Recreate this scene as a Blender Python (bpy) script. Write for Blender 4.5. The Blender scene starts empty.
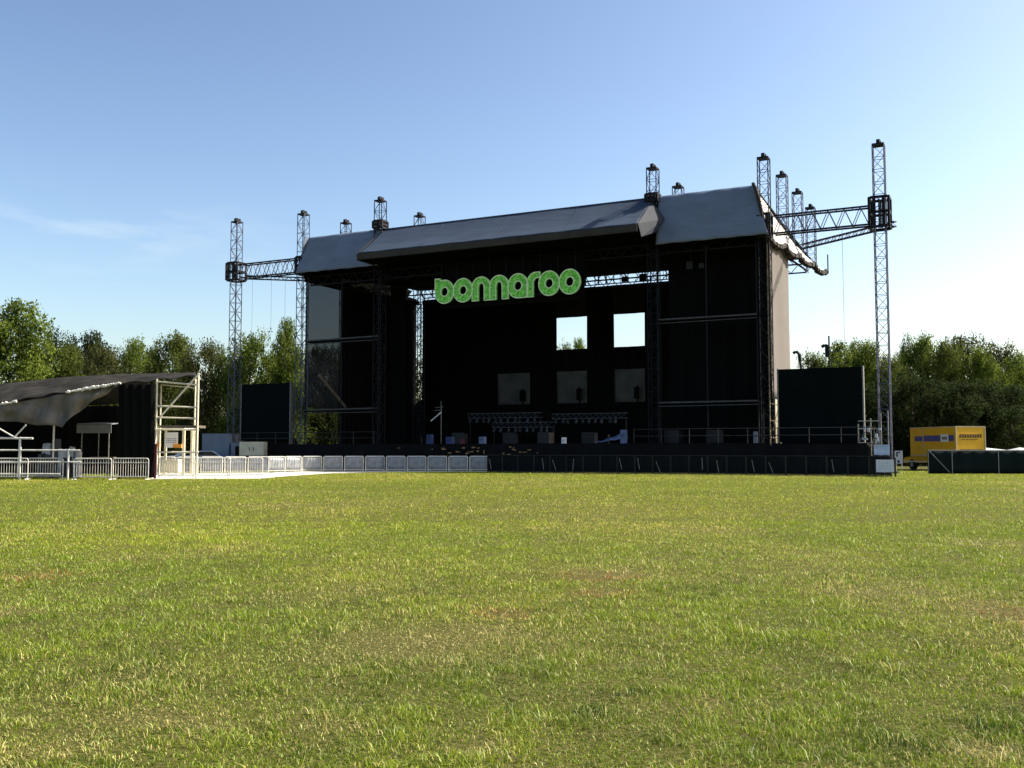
import bpy, math, random
import numpy as np
from mathutils import Vector, Matrix

random.seed(7)
RNG = np.random.default_rng(11)
D = bpy.data
scene = bpy.context.scene
col = scene.collection
R = math.radians

# ------------------------------------------------------------------ camera
F, YH, CZ = 1000.0, 449.0, 1.6
PITCH = math.atan((YH - 384) / F)
cam_d = D.cameras.new("camera")
cam = D.objects.new("camera", cam_d)
col.objects.link(cam)
cam.location = (0, 0, CZ)
cam.rotation_euler = (R(90) + PITCH, 0, 0)
cam_d.sensor_width = 36
cam_d.lens = 36 * F / 1024
cam_d.clip_start = 0.1
cam_d.clip_end = 5000
scene.camera = cam


def W(px, py, Y):
    """world point at real depth Y seen in that direction of the photo"""
    x, b = (px - 512) / F, (384 - py) / F
    d = Vector((x, math.cos(PITCH) - b * math.sin(PITCH), math.sin(PITCH) + b * math.cos(PITCH)))
    d *= Y / d.y
    return Vector((d.x, d.y, d.z + CZ))


# stage frame: u along the front (left to right), v to the back
A = 0.4652
O = Vector((-0.375, 79.38, 0))
U = Vector((math.cos(A), -math.sin(A), 0))
V = Vector((math.sin(A), math.cos(A), 0))


def S(u, v, h=0.0):
    return O + U * u + V * v + Vector((0, 0, h))


# ------------------------------------------------------------------ light and sky
SUN_AZ, SUN_EL = R(81), R(43)
sun_dir = Vector((math.sin(SUN_AZ) * math.cos(SUN_EL), math.cos(SUN_AZ) * math.cos(SUN_EL), math.sin(SUN_EL)))
sl = D.lights.new("sun", "SUN")
sl.energy = 4.6
sl.angle = R(0.5)
sl.color = (1.0, 0.93, 0.80)
so = D.objects.new("sun", sl)
col.objects.link(so)
so.rotation_euler = (-sun_dir).to_track_quat('-Z', 'Y').to_euler()
so.location = (60, 0, 60)

world = D.worlds.new("World")
scene.world = world
world.use_nodes = True
nt = world.node_tree
nt.nodes.clear()


def N(nt, typ, **kw):
    n = nt.nodes.new(typ)
    for k, v in kw.items():
        setattr(n, k, v)
    return n


def L(nt, a, b):
    nt.links.new(a, b)


wo = N(nt, 'ShaderNodeOutputWorld')
bg = N(nt, 'ShaderNodeBackground')
sky = N(nt, 'ShaderNodeTexSky', sky_type='NISHITA')
sky.sun_disc = False
sky.sun_elevation = SUN_EL
sky.sun_rotation = SUN_AZ
sky.altitude = 200
sky.air_density = 1.0
sky.dust_density = 2.2
sky.ozone_density = 2.0
bg.inputs['Strength'].default_value = 0.083
# thin wisps of cloud low over the left treeline
tc = N(nt, 'ShaderNodeTexCoord')
mp = N(nt, 'ShaderNodeMapping')
mp.inputs['Scale'].default_value = (6, 6, 30)
cn = N(nt, 'ShaderNodeTexNoise')
cn.inputs['Scale'].default_value = 1.35
cn.inputs['Detail'].default_value = 6
cn.inputs['Roughness'].default_value = 0.55
cr = N(nt, 'ShaderNodeMapRange')
cr.inputs['From Min'].default_value = 0.50
cr.inputs['From Max'].default_value = 0.78
L(nt, tc.outputs['Generated'], mp.inputs['Vector'])
L(nt, mp.outputs['Vector'], cn.inputs['Vector'])
L(nt, cn.outputs['Fac'], cr.inputs['Value'])
cd = (W(95, 232, 100) - Vector((0, 0, CZ))).normalized()
sub = N(nt, 'ShaderNodeVectorMath', operation='SUBTRACT')
sub.inputs[1].default_value = cd
L(nt, tc.outputs['Generated'], sub.inputs[0])
scl = N(nt, 'ShaderNodeVectorMath', operation='MULTIPLY')
scl.inputs[1].default_value = (7.0, 7.0, 26.0)
L(nt, sub.outputs[0], scl.inputs[0])
ln = N(nt, 'ShaderNodeVectorMath', operation='LENGTH')
L(nt, scl.outputs[0], ln.inputs[0])
fo = N(nt, 'ShaderNodeMapRange')
fo.inputs['From Min'].default_value = 1.35
fo.inputs['From Max'].default_value = 0.2
L(nt, ln.outputs['Value'], fo.inputs['Value'])
mul = N(nt, 'ShaderNodeMath', operation='MULTIPLY')
L(nt, cr.outputs[0], mul.inputs[0])
L(nt, fo.outputs[0], mul.inputs[1])
m2 = N(nt, 'ShaderNodeMath', operation='MULTIPLY')
m2.inputs[1].default_value = 0.42
L(nt, mul.outputs[0], m2.inputs[0])
mx = N(nt, 'ShaderNodeMixRGB')
mx.inputs['Color2'].default_value = (4.6, 5.0, 5.3, 1)
L(nt, m2.outputs[0], mx.inputs['Fac'])
gm_ = N(nt, 'ShaderNodeGamma')
gm_.inputs['Gamma'].default_value = 1.4
L(nt, sky.outputs['Color'], gm_.inputs['Color'])
gn = N(nt, 'ShaderNodeVectorMath', operation='MULTIPLY')
gn.inputs[1].default_value = (0.79, 0.69, 0.585)
L(nt, gm_.outputs[0], gn.inputs[0])
L(nt, gn.outputs[0], mx.inputs['Color1'])
L(nt, mx.outputs['Color'], bg.inputs['Color'])
L(nt, bg.outputs[0], wo.inputs['Surface'])

scene.view_settings.view_transform = 'Standard'
scene.view_settings.look = 'None'
scene.view_settings.gamma = 1
scene.view_settings.exposure = 1.3
scene.cycles.max_bounces = 6
scene.cycles.transparent_max_bounces = 12

# ------------------------------------------------------------------ materials


def mat(name, color, rough=0.7, metal=0.0, var=0.15, scale=3.0, bump=0.0, bump_scale=None, spec=0.3, transl=0.0,
        transp=0.0, emit=0.0, stretch=(1, 1, 1), second=None):
    m = D.materials.new(name)
    m.use_nodes = True
    t = m.node_tree
    t.nodes.clear()
    out = N(t, 'ShaderNodeOutputMaterial')
    p = N(t, 'ShaderNodeBsdfPrincipled')
    p.inputs['Roughness'].default_value = rough
    p.inputs['Metallic'].default_value = metal
    p.inputs['Specular IOR Level'].default_value = spec
    tc = N(t, 'ShaderNodeTexCoord')
    mp = N(t, 'ShaderNodeMapping')
    mp.inputs['Scale'].default_value = stretch
    L(t, tc.outputs['Object'], mp.inputs['Vector'])
    n = N(t, 'ShaderNodeTexNoise')
    n.inputs['Scale'].default_value = scale
    n.inputs['Detail'].default_value = 5
    n.inputs['Roughness'].default_value = 0.6
    L(t, mp.outputs[0], n.inputs['Vector'])
    rp = N(t, 'ShaderNodeValToRGB')
    c1 = [max(0, c * (1 - var)) for c in color]
    c2 = list(second) if second else [min(1, c * (1 + var)) for c in color]
    rp.color_ramp.elements[0].position = 0.3
    rp.color_ramp.elements[1].position = 0.7
    rp.color_ramp.elements[0].color = (*c1, 1)
    rp.color_ramp.elements[1].color = (*c2, 1)
    L(t, n.outputs['Fac'], rp.inputs['Fac'])
    L(t, rp.outputs[0], p.inputs['Base Color'])
    if emit:
        L(t, rp.outputs[0], p.inputs['Emission Color'])
        p.inputs['Emission Strength'].default_value = emit
    if bump:
        b = N(t, 'ShaderNodeBump')
        b.inputs['Strength'].default_value = bump
        b.inputs['Distance'].default_value = 0.05
        n2 = N(t, 'ShaderNodeTexNoise')
        n2.inputs['Scale'].default_value = bump_scale or scale * 3
        n2.inputs['Detail'].default_value = 4
        L(t, mp.outputs[0], n2.inputs['Vector'])
        L(t, n2.outputs['Fac'], b.inputs['Height'])
        L(t, b.outputs[0], p.inputs['Normal'])
    sh = p.outputs[0]
    if transl:
        tr = N(t, 'ShaderNodeBsdfTranslucent')
        L(t, rp.outputs[0], tr.inputs['Color'])
        ms = N(t, 'ShaderNodeMixShader')
        ms.inputs[0].default_value = transl
        L(t, sh, ms.inputs[1])
        L(t, tr.outputs[0], ms.inputs[2])
        sh = ms.outputs[0]
    if transp:
        tp = N(t, 'ShaderNodeBsdfTransparent')
        ms = N(t, 'ShaderNodeMixShader')
        ms.inputs[0].default_value = transp
        L(t, sh, ms.inputs[1])
        L(t, tp.outputs[0], ms.inputs[2])
        sh = ms.outputs[0]
    L(t, sh, out.inputs['Surface'])
    return m


def attr_mat(name, transl=0.35, rough=0.6, spec=0.2, gain=1.0):
    """colour comes from the mesh's own 'tint' attribute (per leaf / per blade)"""
    m = D.materials.new(name)
    m.use_nodes = True
    t = m.node_tree
    t.nodes.clear()
    out = N(t, 'ShaderNodeOutputMaterial')
    at = N(t, 'ShaderNodeAttribute', attribute_name='tint')
    g = N(t, 'ShaderNodeVectorMath', operation='SCALE')
    g.inputs['Scale'].default_value = gain
    L(t, at.outputs['Color'], g.inputs[0])
    p = N(t, 'ShaderNodeBsdfPrincipled')
    p.inputs['Roughness'].default_value = rough
    p.inputs['Specular IOR Level'].default_value = spec
    L(t, g.outputs[0], p.inputs['Base Color'])
    tr = N(t, 'ShaderNodeBsdfTranslucent')
    L(t, g.outputs[0], tr.inputs['Color'])
    ms = N(t, 'ShaderNodeMixShader')
    ms.inputs[0].default_value = transl
    L(t, p.outputs[0], ms.inputs[1])
    L(t, tr.outputs[0], ms.inputs[2])
    L(t, ms.outputs[0], out.inputs['Surface'])
    return m


M = dict(
    steel=mat('weathered_steel', (0.058, 0.068, 0.105), 0.5, 0.3, 0.35, 2.0),
    shaded_steel=mat('shaded_steel', (0.010, 0.011, 0.014), 0.7, 0.0, 0.3, 2.0, spec=0.1),  # tower steel darkened to carry the shade inside the stage
    dark_steel=mat('dark_steel', (0.012, 0.013, 0.016), 0.65, 0.1, 0.3, 2.0, spec=0.15),
    galv=mat('galvanised_tube', (0.62, 0.60, 0.54), 0.42, 0.15, 0.22, 4.0),
    cream_tube=mat('cream_painted_tube', (0.62, 0.57, 0.44), 0.5, 0.0, 0.2, 5.0),
    alu=mat('dull_aluminium', (0.30, 0.32, 0.35), 0.45, 0.4, 0.2, 4.0),
    grey_sheet=mat('grey_perforated_sheet', (0.26, 0.27, 0.275), 0.55, 0.2, 0.35, 2.5),
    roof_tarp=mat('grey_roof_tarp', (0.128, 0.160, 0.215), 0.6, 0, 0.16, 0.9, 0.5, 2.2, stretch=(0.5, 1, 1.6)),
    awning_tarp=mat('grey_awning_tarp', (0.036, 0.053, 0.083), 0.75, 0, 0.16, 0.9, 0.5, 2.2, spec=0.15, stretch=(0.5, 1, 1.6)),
    side_tarp=mat('pale_side_tarp', (0.62, 0.60, 0.56), 0.6, 0, 0.10, 0.5, 0.3, 1.5, transl=0.35),
    tarp_edge=mat('dark_tarp_edge', (0.022, 0.02, 0.018), 0.8, 0, 0.3, 2.0),
    awning_edge=mat('brown_awning_edge', (0.035, 0.03, 0.024), 0.8, 0, 0.3, 1.0),
    black=mat('black_drape', (0.006, 0.006, 0.006), 0.95, 0, 0.3, 0.6, spec=0.02, stretch=(3, 3, 0.2)),
    drape_flap=mat('brown_black_flap', (0.020, 0.018, 0.014), 0.95, 0, 0.3, 0.8, spec=0.02),
    deck=mat('black_deck', (0.006, 0.006, 0.0066), 0.8, 0, 0.35, 1.0, spec=0.1),
    screen=mat('black_screen', (0.0035, 0.0055, 0.0055), 0.7, 0, 0.2, 1.0, spec=0.03),
    barr=mat('black_barricade', (0.010, 0.0105, 0.011), 0.55, 0.1, 0.4, 1.5),
    barr_mesh=mat('black_barricade_mesh', (0.007, 0.008, 0.009), 0.75, 0, 0.5, 1.2, spec=0.1, transp=0.12),
    strut=mat('scuffed_pale_strut', (0.17, 0.165, 0.15), 0.5, 0.1, 0.5, 6.0),
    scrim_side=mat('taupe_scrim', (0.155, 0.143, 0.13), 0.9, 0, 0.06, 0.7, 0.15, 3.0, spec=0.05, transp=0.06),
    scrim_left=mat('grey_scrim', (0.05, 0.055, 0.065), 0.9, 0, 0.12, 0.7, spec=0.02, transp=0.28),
    gauze=mat('grey_gauze', (0.10, 0.11, 0.115), 0.9, 0, 0.2, 0.8, 0.4, 2.0, spec=0.02, transl=0.4),
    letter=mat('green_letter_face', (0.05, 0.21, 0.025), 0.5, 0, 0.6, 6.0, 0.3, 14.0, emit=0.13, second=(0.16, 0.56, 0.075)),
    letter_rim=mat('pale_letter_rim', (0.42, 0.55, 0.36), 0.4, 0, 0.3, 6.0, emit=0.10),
    pale_pipe=mat('pale_pipe', (0.06, 0.06, 0.063), 0.5, 0.2, 0.3, 3.0),
    white=mat('white_paint', (0.74, 0.73, 0.70), 0.5, 0, 0.06, 2.0),
    mat_white=mat('white_ground_mat', (0.50, 0.49, 0.45), 0.7, 0, 0.10, 0.8, 0.2, 8.0),
    board=mat('pale_blue_board', (0.42, 0.50, 0.66), 0.5, 0, 0.14, 3.0),
    board_white=mat('white_board', (0.62, 0.63, 0.68), 0.5, 0, 0.12, 5.0),
    ink=mat('dark_ink', (0.02, 0.02, 0.025), 0.7, 0, 0.1, 3.0),
    grey_ink=mat('grey_ink', (0.20, 0.23, 0.32), 0.7, 0, 0.1, 3.0),
    tent_top=mat('dusty_grey_tarp', (0.024, 0.023, 0.021), 0.95, 0, 0.5, 1.2, 0.6, 3.0, spec=0.04),
    tent_drape=mat('dusty_brown_drape', (0.15, 0.134, 0.112), 0.85, 0, 0.4, 1.0, 0.6, 4.0, transl=0.1, stretch=(1.5, 1.5, 0.6)),
    lace=mat('white_lacing', (0.72, 0.69, 0.60), 0.6, 0, 0.15, 3.0),
    maroon=mat('maroon_strip', (0.10, 0.012, 0.035), 0.8, 0, 0.2, 2.0),
    plank=mat('weathered_plank', (0.10, 0.085, 0.065), 0.85, 0, 0.3, 3.0),
    wood=mat('amber_glint', (0.34, 0.20, 0.08), 0.7, 0, 0.4, 3.0),  # colour of sunlit glints seen below the deck
    orange=mat('orange_plastic', (0.60, 0.26, 0.04), 0.5, 0, 0.2, 3.0),
    yellow=mat('truck_yellow', (0.74, 0.40, 0.014), 0.4, 0, 0.10, 1.0),
    yellow_trim=mat('truck_pale_trim', (0.55, 0.47, 0.30), 0.4, 0, 0.1, 1.0),
    purple=mat('truck_purple_stripe', (0.085, 0.075, 0.27), 0.4, 0, 0.15, 1.0),
    tyre=mat('tyre_rubber', (0.015, 0.015, 0.015), 0.9, 0, 0.2, 3.0),
    glass=mat('dark_glass', (0.02, 0.025, 0.03), 0.08, 0, 0.1, 1.0, spec=0.6),
    fence=mat('dark_green_windscreen', (0.007, 0.013, 0.013), 0.8, 0, 0.25, 0.7, 0.3, 2.0, spec=0.05, transp=0.03),
    fence_post=mat('grey_fence_post', (0.22, 0.23, 0.22), 0.5, 0.3, 0.2, 3.0),
    car=mat('white_car_paint', (0.72, 0.72, 0.72), 0.3, 0, 0.05, 1.0),
    truck_grey=mat('grey_blue_truck_paint', (0.15, 0.18, 0.23), 0.4, 0, 0.12, 1.0),
    cream=mat('cream_paint', (0.66, 0.60, 0.42), 0.5, 0, 0.12, 1.5),
    canvas=mat('pale_canvas', (0.55, 0.58, 0.60), 0.7, 0, 0.1, 1.0, transl=0.2),
    canopy_grey=mat('grey_canopy_cloth', (0.20, 0.21, 0.22), 0.7, 0, 0.15, 1.0),
    blue=mat('blue_plastic', (0.018, 0.036, 0.12), 0.5, 0, 0.2, 2.0),
    ice=mat('pale_blue_tarp', (0.11, 0.145, 0.25), 0.5, 0, 0.3, 2.0, 0.5, 3.0),
    red=mat('red_plastic', (0.11, 0.014, 0.024), 0.5, 0, 0.2, 2.0),
    truss_alu=mat('stage_truss_aluminium', (0.065, 0.075, 0.092), 0.5, 0.4, 0.4, 4.0),
    case=mat('black_case', (0.010, 0.010, 0.012), 0.5, 0, 0.3, 2.0),
    case_grey=mat('grey_case', (0.035, 0.035, 0.037), 0.5, 0, 0.3, 2.0),
    bark=mat('grey_brown_bark', (0.10, 0.075, 0.055), 0.9, 0, 0.35, 4.0, 0.8, 9.0, stretch=(1, 1, 0.25)),
    leaf=attr_mat('tree_leaf', 0.44, 0.75, 0.05, gain=0.84),
    blade=attr_mat('grass_blade', 0.35, 0.45, 0.24),
)

# ------------------------------------------------------------------ mesh helpers


class MB:
    def __init__(s):
        s.v, s.f = [], []

    def add(s, vs, fs):
        b = len(s.v)
        s.v += [tuple(p) for p in vs]
        s.f += [tuple(i + b for i in f) for f in fs]
        return s

    def box(s, c, size, rz=0.0, rx=0.0):
        x, y, z = [k / 2 for k in size]
        m = Matrix.Rotation(rz, 3, 'Z') @ Matrix.Rotation(rx, 3, 'X')
        vs = [Vector(c) + m @ Vector((a * x, b * y, e * z)) for e in (-1, 1) for b in (-1, 1) for a in (-1, 1)]
        return s.add(vs, [(0, 2, 3, 1), (4, 5, 7, 6), (0, 1, 5, 4), (2, 6, 7, 3), (0, 4, 6, 2), (1, 3, 7, 5)])

    def tube(s, p, q, r=0.03, n=6, r2=None):
        p, q = Vector(p), Vector(q)
        d = (q - p)
        if d.length < 1e-6:
            return s
        d.normalize()
        a = d.orthogonal().normalized()
        if abs(d.z) < 0.99:
            a = d.cross(Vector((0, 0, 1))).normalized()
        b = d.cross(a)
        r2 = r if r2 is None else r2
        vs = []
        for k in range(n):
            t = 2 * math.pi * (k + 0.5) / n
            o = a * math.cos(t) + b * math.sin(t)
            vs += [p + o * r, q + o * r2]
        fs = [(2 * k, 2 * ((k + 1) % n), 2 * ((k + 1) % n) + 1, 2 * k + 1) for k in range(n)]
        fs += [tuple(2 * k for k in range(n))[::-1], tuple(2 * k + 1 for k in range(n))]
        return s.add(vs, fs)

    def path(s, pts, r=0.03, n=6):
        for a, b in zip(pts, pts[1:]):
            s.tube(a, b, r, n)
        return s

    def grid(s, fn, nu, nv, thick=(0, 0, 0.02)):
        """closed sheet: fn(a, b) with a, b in 0..1, given a real thickness"""
        t = Vector(thick)
        P = [[Vector(fn(i / nu, j / nv)) for i in range(nu + 1)] for j in range(nv + 1)]
        w = nu + 1
        top = [p for row in P for p in row]
        n0 = len(top)
        vs = top + [p + t for p in top]
        fs = []
        for j in range(nv):
            for i in range(nu):
                a = j * w + i
                fs.append((a, a + 1, a + w + 1, a + w))
                fs.append((a + n0, a + w + n0, a + w + 1 + n0, a + 1 + n0))
        rim = [i for i in range(w)] + [j * w + nu for j in range(1, nv + 1)] + [nv * w + i for i in range(nu - 1, -1, -1)] + [j * w for j in range(nv - 1, 0, -1)]
        for a, b in zip(rim, rim[1:] + rim[:1]):
            fs.append((a, a + n0, b + n0, b))
        return s.add(vs, fs)

    def slab(s, pts, thick):
        """polygon (ordered points) extruded by a vector"""
        t = Vector(thick)
        n = len(pts)
        vs = [Vector(p) for p in pts] + [Vector(p) + t for p in pts]
        fs = [tuple(range(n))[::-1], tuple(range(n, 2 * n))]
        fs += [(k, (k + 1) % n, (k + 1) % n + n, k + n) for k in range(n)]
        return s.add(vs, fs)

    def cyl(s, c, r, h, axis=(0, 0, 1), n=20):
        d = Vector(axis).normalized()
        return s.tube(Vector(c) - d * h / 2, Vector(c) + d * h / 2, r, n)

    def build(s, name, m, parent=None, smooth=False, loc=None, rz=0.0):
        me = D.meshes.new(name)
        me.from_pydata(s.v, [], s.f)
        me.validate()
        if smooth:
            me.polygons.foreach_set('use_smooth', [True] * len(me.polygons))
        me.materials.append(m)
        import bmesh
        bm = bmesh.new()
        bm.from_mesh(me)
        bmesh.ops.recalc_face_normals(bm, faces=bm.faces)
        bm.to_mesh(me)
        bm.free()
        o = D.objects.new(name, me)
        col.objects.link(o)
        if parent:
            o.parent = parent
        if loc is not None:
            o.location = loc
        o.rotation_euler.z = rz
        return o


def tag(o, label=None, cat=None, group=None, kind=None):
    if label:
        o['label'] = label
    if cat:
        o['category'] = cat
    if group:
        o['group'] = group
    if kind:
        o['kind'] = kind
    return o


def thing(name, label, cat, loc=(0, 0, 0), rz=0.0, group=None):
    o = D.objects.new(name, None)
    o.empty_display_size = 0.3
    col.objects.link(o)
    o.location = loc
    o.rotation_euler.z = rz
    return tag(o, label, cat, group)


def sthing(name, label, cat, u=0, v=0, h=0, group=None):
    """a thing standing in the stage's own frame: its local x, y, z are u, v, h"""
    return thing(name, label, cat, S(u, v, h), -A, group)


KIDS = {}


def copy_tree(o, loc, rz=None, label=None):
    c = o.copy()
    col.objects.link(c)
    c.location = loc
    if rz is not None:
        c.rotation_euler.z = rz
    if label:
        c['label'] = label
    for ch in [k for k in D.objects if k.parent == o]:
        d = ch.copy()
        col.objects.link(d)
        d.parent = c
        for g in [k for k in D.objects if k.parent == ch]:
            e = g.copy()
            col.objects.link(e)
            e.parent = d
    return c


# ------------------------------------------------------------------ ground


def vnoise(x, y, scale, seed):
    r = np.random.default_rng(seed)
    n = 257
    g = r.random((n, n))
    X, Y = x / scale + 1000.0, y / scale + 1000.0
    i, j = np.floor(X).astype(int), np.floor(Y).astype(int)
    fx, fy = X - i, Y - j
    fx, fy = fx * fx * (3 - 2 * fx), fy * fy * (3 - 2 * fy)
    i0, j0, i1, j1 = i % n, j % n, (i + 1) % n, (j + 1) % n
    return (g[i0, j0] * (1 - fx) + g[i1, j0] * fx) * (1 - fy) + (g[i0, j1] * (1 - fx) + g[i1, j1] * fx) * fy


def fbm(x, y, scale, seed):
    return 0.55 * vnoise(x, y, scale, seed) + 0.3 * vnoise(x, y, scale / 2.3, seed + 1) + 0.15 * vnoise(x, y, scale / 5.1, seed + 2)


def ground_mat():
    m = D.materials.new('grass_field_soil')
    m.use_nodes = True
    t = m.node_tree
    t.nodes.clear()
    out = N(t, 'ShaderNodeOutputMaterial')
    p = N(t, 'ShaderNodeBsdfPrincipled')
    p.inputs['Roughness'].default_value = 0.95
    p.inputs['Specular IOR Level'].default_value = 0.05
    tc = N(t, 'ShaderNodeTexCoord')

    def noise(sc, det=6, rough=0.6, st=(1, 1, 1)):
        mp = N(t, 'ShaderNodeMapping')
        mp.inputs['Scale'].default_value = st
        L(t, tc.outputs['Object'], mp.inputs['Vector'])
        n = N(t, 'ShaderNodeTexNoise')
        n.inputs['Scale'].default_value = sc
        n.inputs['Detail'].default_value = det
        n.inputs['Roughness'].default_value = rough
        L(t, mp.outputs[0], n.inputs['Vector'])
        return n.outputs['Fac']

    def ramp(fac, stops):
        r = N(t, 'ShaderNodeValToRGB')
        els = r.color_ramp.elements
        while len(els) < len(stops):
            els.new(0.5)
        for e, (pos, c) in zip(els, stops):
            e.position = pos
            e.color = (*c, 1)
        L(t, fac, r.inputs['Fac'])
        return r.outputs[0]

    fine = ramp(noise(26, 8, 0.75), [(0.36, (0.005, 0.006, 0.002)), (0.48, (0.018, 0.018, 0.006)), (0.56, (0.13, 0.105, 0.045)), (0.66, (0.016, 0.012, 0.006))])
    big = ramp(noise(0.22, 5, 0.6), [(0.35, (0.070, 0.092, 0.012)), (0.55, (0.10, 0.115, 0.022)), (0.72, (0.15, 0.135, 0.045))])
    mx = N(t, 'ShaderNodeMixRGB')
    mx.inputs['Fac'].default_value = 0.35
    L(t, fine, mx.inputs['Color1'])
    L(t, big, mx.inputs['Color2'])
    L(t, mx.outputs[0], p.inputs['Base Color'])
    b = N(t, 'ShaderNodeBump')
    b.inputs['Strength'].default_value = 0.7
    b.inputs['Distance'].default_value = 0.03
    L(t, noise(30, 6, 0.7), b.inputs['Height'])
    L(t, b.outputs[0], p.inputs['Normal'])
    L(t, p.outputs[0], out.inputs['Surface'])
    return m


gm = MB()
rings = [0, 20, 60, 120, 250, 600, 1500]
gv, gf = [(0, 40, 0)], []
ns = 48
for r_ in rings[1:]:
    for k in range(ns):
        t_ = 2 * math.pi * k / ns
        gv.append((r_ * math.cos(t_), 40 + r_ * math.sin(t_), 0))
for k in range(ns):
    gf.append((0, 1 + k, 1 + (k + 1) % ns))
for q in range(len(rings) - 2):
    for k in range(ns):
        a0, a1 = 1 + q * ns + k, 1 + q * ns + (k + 1) % ns
        gf.append((a0, a0 + ns, a1 + ns, a1))
gm.add(gv, gf)
tag(gm.build('ground', ground_mat()), kind='structure')

# dry or bare spots of the field: (x, y, rx, ry, strength, red)
spots = []
for px, py, rx, ry, st, red in [(405, 642, 0.75, 0.5, 1.15, 0), (475, 628, 0.45, 0.3, 0.8, 0), (595, 575, 0.5, 0.35, 0.9, 1), (602, 591, 0.35, 0.22, 0.9, 1),
                                (505, 612, 0.28, 0.2, 0.8, 1), (1005, 612, 0.35, 0.4, 0.9, 1), (170, 715, 0.45, 0.16, 0.8, 0), (45, 575, 0.5, 0.4, 0.6, 1),
                                (15, 610, 0.35, 0.25, 0.7, 0), (330, 720, 0.4, 0.2, 0.5, 0), (860, 590, 0.7, 0.35, 0.5, 0), (240, 545, 0.9, 0.7, 0.4, 0),
                                (470, 742, 0.22, 0.1, 0.9, 0), (975, 745, 0.25, 0.12, 0.9, 0), (60, 745, 0.5, 0.15, 0.6, 0), (700, 700, 0.4, 0.16, 0.45, 0),
                                (120, 560, 0.8, 0.5, 0.4, 0), (700, 530, 1.6, 1.0, 0.4, 0), (1000, 545, 1.2, 0.9, 0.5, 0), (300, 505, 3.0, 1.6, 0.45, 0)]:
    d_ = CZ / ((py - YH) / F)
    spots.append(((px - 512) / F * d_, d_, rx, ry, st, red))


# white ground mat curving towards the stage
wp = [(-19.2, 53.4), (-13.6, 54.4), (-13.3, 58.5), (-12.0, 66.0), (-9.0, 69.0), (-5.2, 70.4), (-2.8, 71.0), (-2.8, 71.5), (-5.6, 71.5), (-9.7, 71.7), (-14.2, 69.4), (-16.7, 66.6), (-23.3, 65.2)]


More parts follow.
